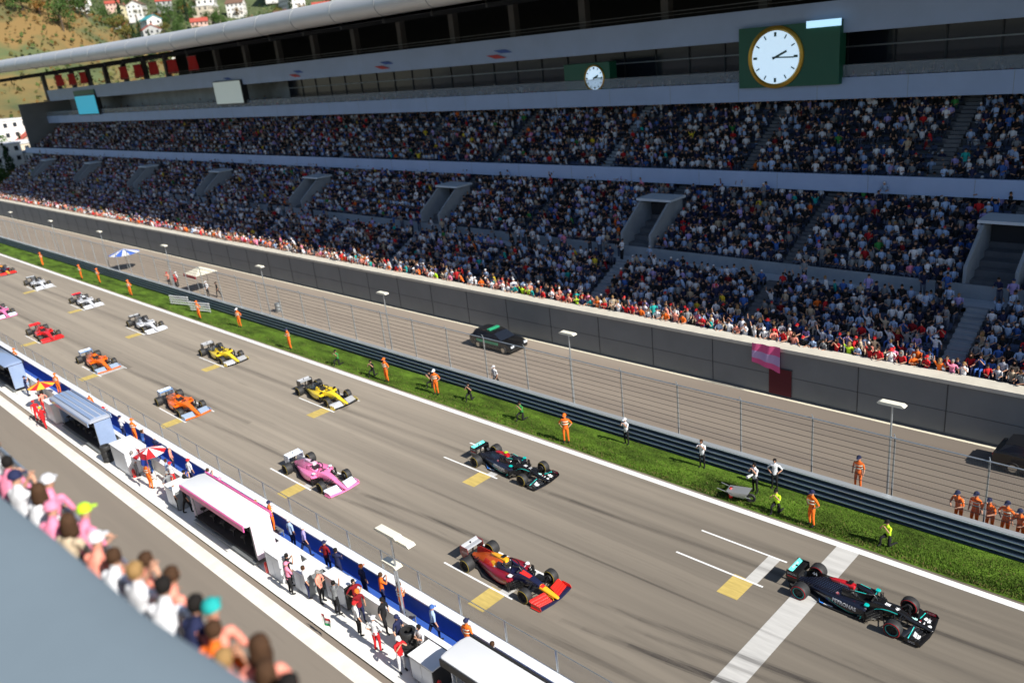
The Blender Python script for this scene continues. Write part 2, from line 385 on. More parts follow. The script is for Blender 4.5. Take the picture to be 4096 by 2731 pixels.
# pale bands
part(MB().box(GX0, GX1, 59.5, 59.75, 9.68, 10.92), 'fascia_band', M_fas)
part(MB().box(GX0, GX1, 59.76, 60.59, 10.0, 10.2), 'upper_walkway', M_step)
part(MB().box(GX0, GX1, 66.0, 66.3, 15.58, 17.2), 'fascia_band', M_fas)
part(MB().box(GX0, GX1, 66.31, 70.6, 15.7, 15.95), 'balcony_floor', M_step)
part(MB().prism([(66.0, 20.5), (65.8, 22.88), (66.2, 22.88), (66.4, 20.5)], GX0+6, GX1, 'x'), 'fascia_band', M_fas)
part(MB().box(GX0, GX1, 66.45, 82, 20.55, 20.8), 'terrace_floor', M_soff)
part(MB().box(GX0, GX1, 82, 82.4, 0, 20.5), 'back_wall', M_wall)
part(MB().box(-176, GX1, 80, 80.3, 20.9, 28), 'back_wall', mat('very_dark_panel', (.03, .032, .036), .8))
part(MB().box(GX0, GX0+.4, 46, 82, 0, 3.0).box(GX0, GX0+.4, 60.7, 82, 3.0, 20.5), 'end_wall', M_wall)
part(MB().box(-118, GX1, 70.6, 70.7, 15.96, 20.5), 'suite_glazing', M_glz)
for k in range(48): x = -118+k*3.8; part(MB().box(x-.06, x+.06, 70.5, 70.59, 15.96, 20.5), 'glazing_mullion', M_dark)
part(MB().box(GX0, -118.1, 72, 72.2, 15.96, 20.5), 'suite_wall', mat('pale_suite_wall', (.42, .45, .46), .7, var=.2, scale=.5))
part(MB().box(GX0, GX1, 66.1, 66.13, 17.25, 18.1), 'balustrade', M_balu)
part(MB().tube([(GX0, 66.12, 18.12), (GX1, 66.12, 18.12)], .03, 6), 'handrail', M_galv)
part(MB().tube([(GX0, 65.95, 23.5), (GX1, 65.95, 23.5)], .03, 6).tube([(GX0, 65.95, 23.2), (GX1, 65.95, 23.2)], .02, 6), 'handrail', M_galvd)
# rows of shelf-like seats light fittings on the dark soffits and windows dividers
mb = MB(); mb.box(-118, GX1, 70.3, 70.59, 19.2, 19.3); part(mb, 'sun_shade', M_galvd)
# columns
for k in range(30):
    x = -46.1-9.7*(k-11)
    if x < GX0: break
    c = part(MB().box(x-.4, x+.4, 67.2, 68.0, 20.81, 26.3), 'column', M_colm)
for k in range(22):
    x = 50-13*k
    c = part(MB().box(x-.3, x+.3, 73.5, 74.1, 10, 15.6).box(x-.3, x+.3, 65.2, 65.8, 6, 9.9), 'column', M_colm)
# roof: silver nose and dark underside
prof = []
for t in range(13):
    a = R(-100+t*200/12); prof.append((47.95-1.05*math.cos(a), 26.75+1.0*math.sin(a)))
prof = [(84, 27.6), (52, 26.0)]+prof+[(54, 28.4), (84, 30.6)]
rings = []
for i in range(25):
    x = GX0-6+(GX1-GX0+6)*i/24; lift = 0 if x > -110 else ((-110-x)/62)*.85
    rings.append([(x, a, b+lift) for a, b in prof])
part(MB().loft(rings), 'roof', M_silver, True)
mb = MB()
for k in range(42): x = GX1-3-6.9*k; mb.bar((x, 50, 25.55), (x, 84, 27.2), .25, .55)
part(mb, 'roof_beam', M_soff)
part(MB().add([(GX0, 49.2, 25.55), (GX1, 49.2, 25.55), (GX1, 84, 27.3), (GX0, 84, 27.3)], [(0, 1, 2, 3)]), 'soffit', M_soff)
# stairways through the tiers and the covered entrances
VX = [-13.8-26*k for k in range(-2, 8)]
for x in VX:
    mb = MB()
    for r in rowsB[:7]:
        pass
    for a, b in ((x-1.5, x-1.3), (x+1.3, x+1.5)): part(MB().prism([(52.75, 5.1), (57.4, 5.6), (57.4, 8.98), (55.4, 8.9), (52.75, 6.9)], a, b, 'x'), 'entrance_wall', M_steps)
    part(MB().box(x-1.28, x+1.28, 57.2, 57.4, 6, 9.0), 'entrance_wall', M_steps)
    part(MB().box(x-1.7, x+1.7, 55.4, 57.6, 9.01, 9.2), 'entrance_roof', mat('pale_entrance_roof', (.55, .62, .68), .7))
    part(MB().box(x-1.27, x+1.27, 56.9, 57.19, 5.3, 8.9), 'entrance_doorway', M_soff)
def stairs(x, wd, rows, pitch, rise, m=None):
    mb = MB()
    for y, z in rows: mb.box(x-wd/2, x+wd/2, y+.01, y+pitch/2, z+.01, z+rise/2).box(x-wd/2, x+wd/2, y+pitch/2, y+pitch, z+.01, z+rise*.98)
    part(mb, 'stair', m or M_steps)
SX = [-13.8-13*k for k in range(-4, 16)]
for k, x in enumerate(SX):
    main = min(abs(x-v) for v in VX) < 2
    stairs(x, 1.15 if main else .75, rowsA, PITCH, RISE, None if main else M_step)
    stairs(x, 1.15 if main else .75, rowsB[7:] if main else rowsB, PITCH, RISE, M_step)
SXU = [-20-14.5*k for k in range(-4, 14)]
for k, x in enumerate(SXU): stairs(x, 1.0, rowsC, .8, .48, M_steps if k % 3 == 0 else M_step)
# blue and red slanted marks on the upper band
MBLU = mat('sign_blue', (.05, .12, .42), .6); MRED = mat('sign_red', (.5, .05, .05), .6)
for x in (-67, -87.5, -108, -129):
    yy = 65.85
    a = MB().add([(x-1.6, yy, 21.3), (x+.2, yy-.03, 21.3), (x+1.6, yy-.03, 20.9), (x-.2, yy, 20.9)], [(0, 1, 2, 3)]); a.build('emblem', MRED, gs)
    a = MB().add([(x-.3, yy-.06, 21.75), (x+1.5, yy-.06, 21.75), (x+2.5, yy-.02, 21.4), (x+.8, yy-.02, 21.4)], [(0, 1, 2, 3)]); a.build('emblem', MBLU, gs)

# screens and clocks hung on the stand
M_green = mat('clock_green', (.006, .105, .06), .45); M_gold = mat('gold_ring', (.55, .33, .05), .35, .7)
M_face = mat('lit_clock_face', (.62, .82, 1.0), .4, emit=.52); M_hand = mat('clock_hands', (.05, .12, .1), .5)
def clock(x0, x1, z0, z1, yf, rad, cx, label, depth=1.1, wordmark=True):
    r = empty('clock_box', ((x0+x1)/2, yf, z0)); tag(r, label, 'clock'); hx, hz = (x1-x0)/2, z1-z0
    MB().box(-hx, hx, 0, depth, 0, hz).build('case', M_green, r)
    dx = cx-(x0+x1)/2; zc = hz*.49
    MB().lathe([(rad*1.02, -.02), (rad*1.1, -.16), (rad*1.2, -.1), (rad*1.22, -.003)], (dx, 0, zc), 'y', 64).build('bezel', M_gold, r, smooth=True)
    MB().lathe([(.001, -.05), (rad*1.03, -.05)], (dx, 0, zc), 'y', 64).build('dial', M_face, r)
    for k in range(12):
        a = k*math.pi/6; c, s_ = math.sin(a), math.cos(a)
        MB().bar((dx+c*rad*.8, -.07, zc+s_*rad*.8), (dx+c*rad*.97, -.07, zc+s_*rad*.97), .02, .1 if k % 3 else .2).build('hour_mark', M_hand, r)
    for ang, ln, wd in ((R(66), .55, .17), (R(62+30), .8, .11)):
        MB().bar((dx-math.sin(ang)*rad*.12, -.1, zc-math.cos(ang)*rad*.12), (dx+math.sin(ang)*rad*ln, -.1, zc+math.cos(ang)*rad*ln), .03, wd).build('hand', M_hand, r)
    if wordmark:
        MB().box(hx*.38, hx*1.02, -.12, -.02, hz*.91, hz*1.02).build('light_strip', mat('lit_strip', (.45, .75, 1), .4, emit=.7), r)
    return r
clock(-37.6, -29.0, 16.75, 21.5, 65.4, 2.0, -34.3, 'big green clock with a white dial and gold ring on the upper grandstand')
clock(-57.8, -52.0, 16.9, 19.7, 66.2, 1.05, -53.9, 'smaller dim green clock recessed under the upper band, left of the big green clock', wordmark=False)
r = empty('screen', (-191.5, 65.6, 17.1)); tag(r, 'bright cyan screen with a green top hanging at the far left of the grandstand', 'screen')
MB().box(-6, 6, 0, 1, 0, 4.2).build('case', M_dark, r); MB().box(-5.8, 5.8, -.05, -.01, .2, 3.9).build('display', mat('cyan_display', (.02, .42, .62), .4, emit=.35), r)
MB().box(-6, 6, 0, 1, 4.22, 5).build('header', M_green, r)
r = empty('screen', (-128.2, 65.6, 17.7)); tag(r, 'pale whitish screen on the grandstand between the cyan screen and the small clock', 'screen')
MB().box(-4.6, 4.6, 0, 1, 0, 3.6).build('case', M_dark, r); MB().box(-4.45, 4.45, -.05, -.01, .12, 3.48).build('display', mat('pale_display', (.5, .58, .56), .4, emit=.22), r)

# ------------------------------------------------------------------ racing car
M_tyre = mat('tyre_rubber', (.022, .022, .023), .62, var=.2, scale=6, bump=.1, bscale=60)
M_carbon = mat('carbon_black', (.012, .012, .013), .35, coat=.3)
M_carbm = mat('matt_carbon', (.02, .02, .021), .55)
M_cock = mat('cockpit_dark', (.008, .008, .009), .8)
M_metal = mat('bright_metal', (.6, .58, .52), .3, .9)
def ell(x, cy, w, zb, zt, p=2.6, n=20, skew=0):
    out = []
    h = (zt-zb)/2; zc = (zt+zb)/2
    for t in range(n):
        a = 2*math.pi*(t+.5)/n; c, s = math.cos(a), math.sin(a)
        yy = abs(c)**(2/p)*(1 if c > 0 else -1); zz = abs(s)**(2/p)*(1 if s > 0 else -1)
        out.append((x, cy+w*yy*(1-skew*max(0, zz)), zc+h*zz))
    return out
def sec_u(x, w, zb, zt, wi, zi):
    h = zt-zb
    half = [(-w*.75, zb), (-w*.95, zb+.15*h), (-w, zb+.45*h), (-w, zb+.75*h), (-(w+wi)/2-.01, zt), (-wi, zt-.005), (-wi*.9, zi+(zt-zi)*.4), (-wi*.55, zi), (0, zi-.002)]
    full = half+[(-a, b) for a, b in half[-2::-1]]
    return [(x, a, b) for a, b in full]
def interp(secs, sub=3):
    out = []
    for i in range(len(secs)-1):
        p0, p1, p2, p3 = secs[max(i-1, 0)], secs[i], secs[i+1], secs[min(i+2, len(secs)-1)]
        for k in range(sub):
            t = k/sub
            out.append([tuple(.5*((2*b)+(-a+c)*t+(2*a-5*b+4*c-d)*t*t+(-a+3*b-3*c+d)*t**3) for a, b, c, d in zip(A, B, C_, D)) for A, B, C_, D in zip(p0, p1, p2, p3)])
    out.append(list(secs[-1])); return out
CAR = {}   # name -> (mesh, slot keys)
def wing(mb, y0, y1, prof, n=10, mi=0, f=lambda y: (0, 0, 1)):
    """aerofoil: prof list of (x,z) outline; f(y) gives (dx, dz, chord scale)"""
    rings = []
    for i in range(n+1):
        y = y0+(y1-y0)*i/n; dx, dz, sc = f(y); rings.append([(a*sc+dx, y, b*sc+dz) for a, b in prof])
    mb.loft(rings, mi)
def foil(ch, th, camber, ang):
    up, lo = [], []
    for i in range(7):
        t = i/6; cz = camber*4*t*(1-t); h = th*math.sqrt(max(0, t))*(1-t)*2.6*.5
        up.append((-ch*t, cz+h)); lo.append((-ch*t, cz-h))
    c, s = math.cos(ang), math.sin(ang)
    pts = up+lo[::-1][1:-1]
    return [(a*c+b*s, b*c-a*s) for a, b in pts]
def car_parts(P):
    """P(name, mb, key, smooth, parent) builds one part; returns nothing"""
    # floor and diffuser
    mb = MB()
    half = [(.95, .22), (.92, .5), (.78, .8), (.2, .8), (-.9, .78), (-1.25, .6), (-1.45, .5), (-2.15, .5)]
    poly = half+[(a, -b) for a, b in half[::-1]]
    mb.prism(poly, .045, .075, 'z'); mb.prism([(1.2, .1), (1.2, -.1), (.95, -.22), (.95, .22)], .045, .08, 'z')
    P('floor', mb, 'floor')
    mb = MB()
    for s in (-1, 1):
        pass
    mb.add([(-2.15, -.5, .07), (-2.15, .5, .07), (-2.5, .5, .2), (-2.5, -.5, .2)], [(0, 1, 2, 3)])
    for k in range(5): mb.prism([(-2.1, .05), (-2.5, .06), (-2.5, .2), (-2.1, .08)], -.5+.245*k, -.488+.245*k, 'y')
    P('diffuser', mb, 'floor')
    # survival cell with the open cockpit
    secs = [sec_u(2.05, .15, .27, .47, .08, .475), sec_u(1.85, .165, .25, .53, .09, .54), sec_u(1.45, .2, .2, .6, .11, .612), sec_u(1.1, .25, .14, .635, .14, .648),
            sec_u(.9, .29, .1, .645, .18, .66), sec_u(.78, .33, .09, .64, .22, .635), sec_u(.7, .35, .08, .63, .24, .40), sec_u(.5, .37, .08, .63, .25, .34),
            sec_u(.2, .38, .08, .66, .25, .36), sec_u(.02, .38, .08, .72, .23, .5), sec_u(-.06, .38, .08, .78, .2, .76), sec_u(-.35, .36, .08, .8, .18, .8)]
    mb = MB(); mb.loft(interp(secs, 3)); P('survival_cell', mb, 'tub', True)
    # nose
    secs = [ell(2.03, 0, .155, .265, .485), ell(2.3, 0, .14, .22, .42), ell(2.6, 0, .12, .19, .35), ell(2.85, 0, .1, .175, .29), ell(2.98, 0, .075, .175, .255), ell(3.02, 0, .03, .19, .235)]
    mb = MB(); mb.loft(interp(secs, 3)); P('nose', mb, 'nose', True)
    mb = MB()
    for s in (-1, 1): mb.prism([(2.85, .1), (2.55, .1), (2.5, .22), (2.8, .22)], s*.13-.008, s*.13+.008, 'y')
    P('nose_pillar', mb, 'nose')
    # engine cover
    def ec(x, w, zb, zt, wt):
        h = zt-zb
        half = [(-w, zb), (-w*.98, zb+.2*h), (-w*.85, zb+.42*h), (-w*.6-wt*.2, zb+.6*h), (-w*.2-wt*.75, zb+.78*h), (-wt, zb+.92*h), (-wt*.55, zt), (0, zt+.004)]
        return [(x, a, b) for a, b in half+[(-a, b) for a, b in half[-2::-1]]]
    secs = [ec(-.12, .36, .3, .94, .125), ec(-.35, .4, .25, .965, .12), ec(-.75, .42, .2, .92, .085), ec(-1.15, .36, .15, .82, .055), ec(-1.55, .27, .12, .68, .035), ec(-1.95, .17, .14, .5, .03), ec(-2.3, .09, .22, .38, .03)]
    mb = MB(); mb.loft(interp(secs, 3)); P('engine_cover', mb, 'cover', True)
    mb = MB(); mb.prism([(-.7, .9), (-.85, .955), (-1.72, .93), (-1.95, .8), (-2.0, .5), (-1.5, .6)], -.008, .008, 'y'); P('shark_fin', mb, 'fin')
    # air intake above the driver's head
    mb = MB()
    o1 = [ell(x, 0, w, zb, zt, 3) for x, w, zb, zt in ((.02, .125, .78, .985), (-.1, .14, .76, .99), (-.45, .13, .8, .975), (-.85, .1, .8, .93), (-1.0, .02, .84, .9))]
    i1 = [ell(x, 0, w, zb, zt, 3) for x, w, zb, zt in ((-.02, .09, .81, .955), (.02, .108, .795, .97))]
    mb.loft(i1+o1, 0, False); mb.add(i1[0], [tuple(range(20))]); P('air_intake', mb, 'airbox', True)
    mb = MB(); mb.box(-.22, -.06, -.1, .1, 1.02, 1.055).box(-.16, -.12, -.02, .02, .97, 1.02).tube([(-.2, 0, 1.06), (-.06, 0, 1.06)], .045, 8); P('camera_pod', mb, 'tcam')
    # sidepods
    for s in (-1, 1):
        def sp(x, yi, yo, zb, zt): return ell(x, s*(yi+yo)/2, (yo-yi)/2, zb, zt, 3.4, 20)
        inner = [sp(.6, .36, .7, .36, .55), sp(.66, .33, .73, .33, .575)]
        secs = [sp(.66, .31, .755, .3, .6), sp(.45, .28, .765, .17, .6), sp(.1, .25, .755, .09, .585), sp(-.35, .22, .70, .08, .55), sp(-.8, .18, .58, .08, .48), sp(-1.25, .12, .42, .08, .4), sp(-1.7, .06, .27, .09, .32), sp(-2.1, .03, .16, .1, .26)]
        mb = MB(); mb.loft(inner+interp(secs, 3), 0, False); mb.add(inner[0], [tuple(range(20))]); P('sidepod', mb, 'pod', True)
        # bargeboards
        mb = MB()
        for k in range(5):
            x = 1.3-.14*k; y = s*(.34+.085*k)
            pts = [(x, y, 0), (x-.12, y+s*.035, 0), (x-.26, y+s*.03, 0)]
            ht = .42-.03*k
            mb.loft([[(a, b-s*.006, .07), (a, b+s*.006, .07), (a-.05, b+s*.006, .07+ht), (a-.05, b-s*.006, .07+ht)] for a, b, _ in pts])
        for k in range(4): mb.bar((1.25-.1*k, s*.35, .3+.05*k), (.95-.06*k, s*.78, .26+.055*k), .07, .012)
        for k in range(3): mb.bar((.75+.06*k, s*.8, .06), (.72+.06*k, s*.8, .5), .05, .012)
        P('bargeboard', mb, 'barge')
        # mirror
        mb = MB(); mb.loft([ell(x, s*.56, w, z0, z1, 3, 12) for x, w, z0, z1 in ((.66, .1, .65, .74), (.76, .1, .65, .74), (.82, .05, .67, .72))], 0).bar((.7, s*.36, .6), (.72, s*.52, .67), .03, .012)
        P('mirror', mb, 'mirror', True)
        # front wing flaps
        mb = MB()
        for k in range(4):
            a = R(8+9*k); pr = foil(.14+.012*k, .1, -.01, a)
            def f(y, k=k):
                u = (abs(y)-.18)/.78
                return (2.83-.105*k-.22*u, .085+.045*k+.03*(1-u)-.012*k*u, 1)
            wing(mb, s*.2, s*.955, pr, 8, 0, f)
        P('front_wing_flap', mb, 'fw_flap', True)
        mb = MB(); mb.prism([(2.86, .05), (2.9, .13), (2.8, .26), (2.42, .27), (2.3, .2), (2.3, .05)], s*.975-.008, s*.975+.008, 'y').bar((2.82, s*.99, .05), (2.3, s*1.0, .05), .05, .012)
        P('front_wing_endplate', mb, 'fw_end')
        # rear wing endplate
        mb = MB(); mb.prism([(-2.1, .88), (-2.62, .88), (-2.66, .55), (-2.55, .3), (-2.3, .26), (-2.2, .45), (-2.08, .6)], s*.49-.01, s*.49+.01, 'y'); P('rear_wing_endplate', mb, 'rw_end')
        # suspension
        for nm, xa, sy, zz in (('front_suspension', 1.85, .16, .5), ('rear_suspension', -1.85, .13, .34)):
            mb = MB()
            for dx, zi, zo in ((.26, zz, .46), (-.2, zz-.01, .46), (.3, zz-.22, .2), (-.24, zz-.2, .2), (.06, zz+.04, .24), (.12, zz-.06, .34)):
                mb.bar((xa+dx, s*sy, zi), (xa+(.0 if dx != .12 else .08), s*.74, zo), .045, .014)
            P(nm, mb, 'susp')
            mb = MB().tube([(xa, s*.62, .335), (xa, s*.76, .335)], .15, 20); P('brake_duct', mb, 'floor', True)
        # wheels
        for xa, wd in ((1.85, .305), (-1.85, .405)):
            yo = s*1.0; yi = s*(1.0-wd)
            prof_t = [(.235, 0), (.262, -.012), (.31, .0), (.328, .03), (.335, .07), (.335, wd-.07), (.328, wd-.03), (.31, wd), (.262, wd+.012), (.235, wd)]
            mb = MB().lathe([(r, -s*o) for r, o in prof_t], (xa, yo, .335), 'y', 40, 0, True)
            wheel = MB()
            wheel.lathe([(.232, -s*.012), (.215, -s*.04), (.2, -s*.09), (.1, -s*.1), (.05, -s*.06), (.001, -s*.055)], (xa, yo, .335), 'y', 40)
            for k in range(10):
                a = k*math.pi/5; wheel.bar((xa+.06*math.cos(a), yo-s*.055, .335+.06*math.sin(a)), (xa+.222*math.cos(a), yo-s*.03, .335+.222*math.sin(a)), .018, .02)
            wheel.lathe([(.232, -s*(wd-.02)), (.2, -s*(wd-.08)), (.001, -s*(wd-.12))], (xa, yo, .335), 'y', 40)
            P('wheel', wheel, 'rim', True, [('tyre', mb, 'tyre', True),
              ('rim_ring', MB().lathe([(.234, s*.003), (.222, s*.006), (.212, -s*.012)], (xa, yo, .335), 'y', 40), 'rimring', True),
              ('tyre_stripe', MB().lathe([(.287, s*.0115), (.304, s*.0045)], (xa, yo, .335), 'y', 40), 'stripe', True), ('tyre_stripe', MB().lathe([(.287, -s*(wd+.0115)), (.304, -s*(wd+.0045))], (xa, yo, .335), 'y', 40), 'stripe', True)])
    # front wing main plane
    mb = MB(); pr = foil(.26, .07, -.006, R(4)); wing(mb, -.965, .965, pr, 24, 0, lambda y: (2.98-.1*max(0, (abs(y)-.25))*1.4, .06+.03*math.exp(-(y/.18)**2)*0, 1)); P('front_wing', mb, 'fw_main', True)
    # rear wing
    mb = MB(); wing(mb, -.48, .48, foil(.3, .1, -.03, R(10)), 4, 0, lambda y: (-2.14, .76, 1)); P('rear_wing', mb, 'rw_main', True)
    mb = MB(); wing(mb, -.48, .48, foil(.24, .09, -.012, R(48)), 4, 0, lambda y: (-2.38, .735, 1)); P('rear_wing_flap', mb, 'rw_flap', True)
    mb = MB().bar((-2.25, 0, .78), (-2.35, 0, .3), .1, .02).bar((-2.3, -.48, .4), (-2.3, .48, .4), .12, .02).box(-2.45, -2.38, -.03, .03, .85, .9); P('rear_wing_pylon', mb, 'floor')
    # halo
    mb = MB(); mb.tube([(.92, 0, .64), (.86, 0, .76), (.74, 0, .86)], [.022, .022, .03], 8)
    for s in (-1, 1):
        mb.tube([(.76, 0, .862), (.7, s*.1, .875), (.52, s*.2, .885), (.25, s*.265, .88), (.0, s*.275, .84), (-.16, s*.26, .76)], .028, 8)
    P('halo', mb, 'halo', True)
    mb = MB(); mb.loft([ell(x, 0, w, zb, zt, 3, 16) for x, w, zb, zt in ((.06, .24, .5, .74), (-.0, .25, .5, .8), (-.1, .22, .5, .82))]); P('headrest', mb, 'floor', True)
    mb = MB().loft([[(.82, y, .64) for y in (-.2, -.1, 0, .1, .2)], [(.76, y*1.02, .70) for y in (-.2, -.1, 0, .1, .2)]], closed=False); P('windscreen', mb, 'halo')
_proto = []
def P_store(name, mb, key, smooth=False, kids=()):
    o = mb.build(name, M_carbon, None, smooth, sharp=42); me = o.data; bpy.data.objects.remove(o)
    kk = []
    for n2, m2, k2, s2 in kids:
        q = m2.build(n2, M_carbon, None, s2); kk.append((n2, q.data, k2)); bpy.data.objects.remove(q)
    _proto.append((name, me, key, kk))
car_parts(P_store)
def livery(body, **kw):
    d = {k: body for k in ('nose', 'tub', 'cover', 'fin', 'airbox', 'pod', 'fw_main', 'fw_flap', 'fw_end', 'rw_main', 'rw_flap', 'rw_end', 'mirror')}
    d.update(floor=M_carbm, barge=M_carbon, halo=M_carbon, susp=M_carbon, rim=M_carbm, tyre=M_tyre, stripe=mat('yellow_stripe', (.6, .45, .05), .6), rimring=M_carbm, tcam=M_carbon)
    d.update(kw); return d
def make_car(x, y, liv, label, rz=0):
    root = empty('racing_car', (x, y, .004), rz); tag(root, label, 'racing car', 'racing cars leaving the starting grid')
    for name, me, key, kids in _proto:
        o = bpy.data.objects.new(name, me); COL.objects.link(o); o.parent = root
        o.material_slots[0].link = 'OBJECT'; o.material_slots[0].material = liv[key]
        for n2, m2, k2 in kids:
            c = bpy.data.objects.new(n2, m2); COL.objects.link(c); c.parent = o
            c.material_slots[0].link = 'OBJECT'; c.material_slots[0].material = liv[k2]
    return root
# star-dotted dark cover
def star_mat():
    m = bpy.data.materials.new('dotted_navy'); m.use_nodes = True; t = m.node_tree; b = t.nodes['Principled BSDF']
    N, L = t.nodes.new, t.links.new
    tc = N('ShaderNodeTexCoord'); mp = N('ShaderNodeMapping'); mp.inputs['Rotation'].default_value = (0, R(45), 0); L(tc.outputs['Object'], mp.inputs[0])
    sp = N('ShaderNodeSeparateXYZ'); L(mp.outputs[0], sp.inputs[0]); sq = []
    for ax in (0, 2):
        mu = N('ShaderNodeMath'); mu.operation = 'MULTIPLY'; mu.inputs[1].default_value = 1/.07; L(sp.outputs[ax], mu.inputs[0])
        fr = N('ShaderNodeMath'); fr.operation = 'FRACT'; L(mu.outputs[0], fr.inputs[0])
        su = N('ShaderNodeMath'); su.operation = 'SUBTRACT'; su.inputs[1].default_value = .5; L(fr.outputs[0], su.inputs[0])
        ab = N('ShaderNodeMath'); ab.operation = 'ABSOLUTE'; L(su.outputs[0], ab.inputs[0]); sq.append(ab.outputs[0])
    ad = N('ShaderNodeMath'); ad.operation = 'ADD'; L(sq[0], ad.inputs[0]); L(sq[1], ad.inputs[1])
    lt = N('ShaderNodeMath'); lt.operation = 'LESS_THAN'; lt.inputs[1].default_value = .2; L(ad.outputs[0], lt.inputs[0])
    mx = N('ShaderNodeMix'); mx.data_type = 'RGBA'; L(lt.outputs[0], mx.inputs[0])
    mx.inputs[6].default_value = (.006, .008, .02, 1); mx.inputs[7].default_value = (.16, .2, .36, 1)
    L(mx.outputs[2], b.inputs['Base Color']); b.inputs['Roughness'].default_value = .35; b.inputs['Coat Weight'].default_value = .4
    return m
BLK = gloss('gloss_black', (.009, .009, .01), .22); TEAL = gloss('teal_paint', (.0, .42, .38)); TEALB = gloss('bright_teal_paint', (.12, .8, .74), .2); REDP = gloss('deep_red_paint', (.5, .012, .02))
STAR = star_mat()
red_stripe = mat('red_stripe', (.62, .02, .03), .55)
L_black = livery(BLK, cover=STAR, fin=BLK, pod=gloss('blue_black_paint', (.009, .011, .022), .25), airbox=REDP, rw_flap=TEALB, rimring=TEAL, stripe=red_stripe, mirror=TEAL)
L_black2 = dict(L_black); L_black2.update(stripe=mat('yellow_stripe', (.6, .45, .05), .6), tcam=gloss('lime_paint', (.55, .8, .05)), rimring=M_carbm, pod=gloss('blackish_navy', (.015, .018, .035)))
NAVY = gloss('navy_paint', (.012, .014, .045)); RBRED = gloss('bright_red_paint', (.75, .03, .02)); RBYEL = gloss('amber_paint', (.95, .42, .02)); SILV = mat('silver_grey_paint', (.5, .51, .53), .35, .3)
PINK = gloss('pink_paint', (.85, .22, .45)); PALE = gloss('pale_blue_white_paint', (.68, .76, .88)); WHT = gloss('white_paint', (.72, .74, .78)); YEL = gloss('yellow_paint_gloss', (.85, .62, .03)); ORG = gloss('orange_paint', (.9, .17, .01)); SKYB = gloss('steel_blue_paint', (.2, .32, .55)); RED = gloss('scarlet_paint', (.72, .02, .02)); GREY = gloss('grey_paint', (.35, .36, .37))
SUNO = gloss('red_orange_paint', (.9, .14, .02))
L_bull = livery(NAVY, nose=RBYEL, cover=SUNO, fin=RBRED, airbox=RBYEL, fw_flap=RBRED, fw_end=RBRED, rw_flap=SILV, rw_main=SILV, rw_end=gloss('dark_red_paint', (.25, .01, .02)), pod=gloss('wine_red_paint', (.22, .008, .02)), mirror=WHT)
L_pink = livery(PINK, rw_flap=PALE, rw_main=PALE, rw_end=PALE, fw_flap=PALE, fw_end=PINK, fw_main=PINK, airbox=gloss('pale_pink_paint', (.9, .6, .75)), mirror=PALE, fin=PALE)
L_yel = livery(BLK, nose=YEL, tub=YEL, pod=YEL, fw_flap=SILV, fw_end=YEL, rw_flap=SILV, rw_main=GREY, rw_end=BLK)
L_org = livery(ORG, fw_flap=gloss('grey_blue_paint', (.3, .38, .5)), fw_end=SKYB, fw_main=ORG, rw_flap=PALE, rw_main=SKYB, rw_end=SKYB, fin=SKYB, halo=M_carbon)
L_red = livery(RED, rw_end=RED, airbox=RED)
L_wht = livery(WHT, cover=gloss('black_grey_paint', (.05, .05, .055)), rw_flap=GREY, rw_main=BLK, rw_end=BLK, airbox=BLK)
L_wn = livery(WHT, cover=NAVY, rw_flap=RED, rw_main=NAVY, fin=NAVY)
cars = [
 (-10.93, 27.55, L_black, 'glossy black racing car with teal trim crossing the white start line'),
 (-30.45, 27.62, L_black2, 'second black racing car, behind the leader on the grass side'),
 (-23.55, 20.55, L_bull, 'navy racing car with red and orange engine cover and amber nose'),
 (-39.35, 20.6, L_pink, 'pink racing car with white and pale blue rear wing beside a yellow grid mark'),
 (-49.3, 27.6, L_yel, 'leading yellow and black racing car, nearer the start line'),
 (-64.9, 27.6, L_yel, 'rear yellow and black racing car, behind its twin'),
 (-57.4, 20.55, L_org, 'leading orange racing car, right behind the pink car'),
 (-74.0, 20.5, L_org, 'rear orange racing car, in front of the scarlet car'),
 (-88.6, 20.6, L_red, 'scarlet racing car behind the two orange ones'),
 (-80.8, 27.6, L_wht, 'first of the three white racing cars, directly behind the yellow pair'),
 (-97.2, 27.55, L_wn, 'middle one of the three white racing cars, with a red rear wing'),
 (-113.7, 27.5, L_wht, 'last of the three white racing cars, farthest from the start line'),
 (-103.5, 20.55, L_pink, 'far pink racing car behind the scarlet car at the left edge'),
 (-128.5, 27.4, L_bull, 'farthest navy racing car with orange cover at the left edge of the track')]
roots = [make_car(*c) for c in cars]
hero = roots[0]

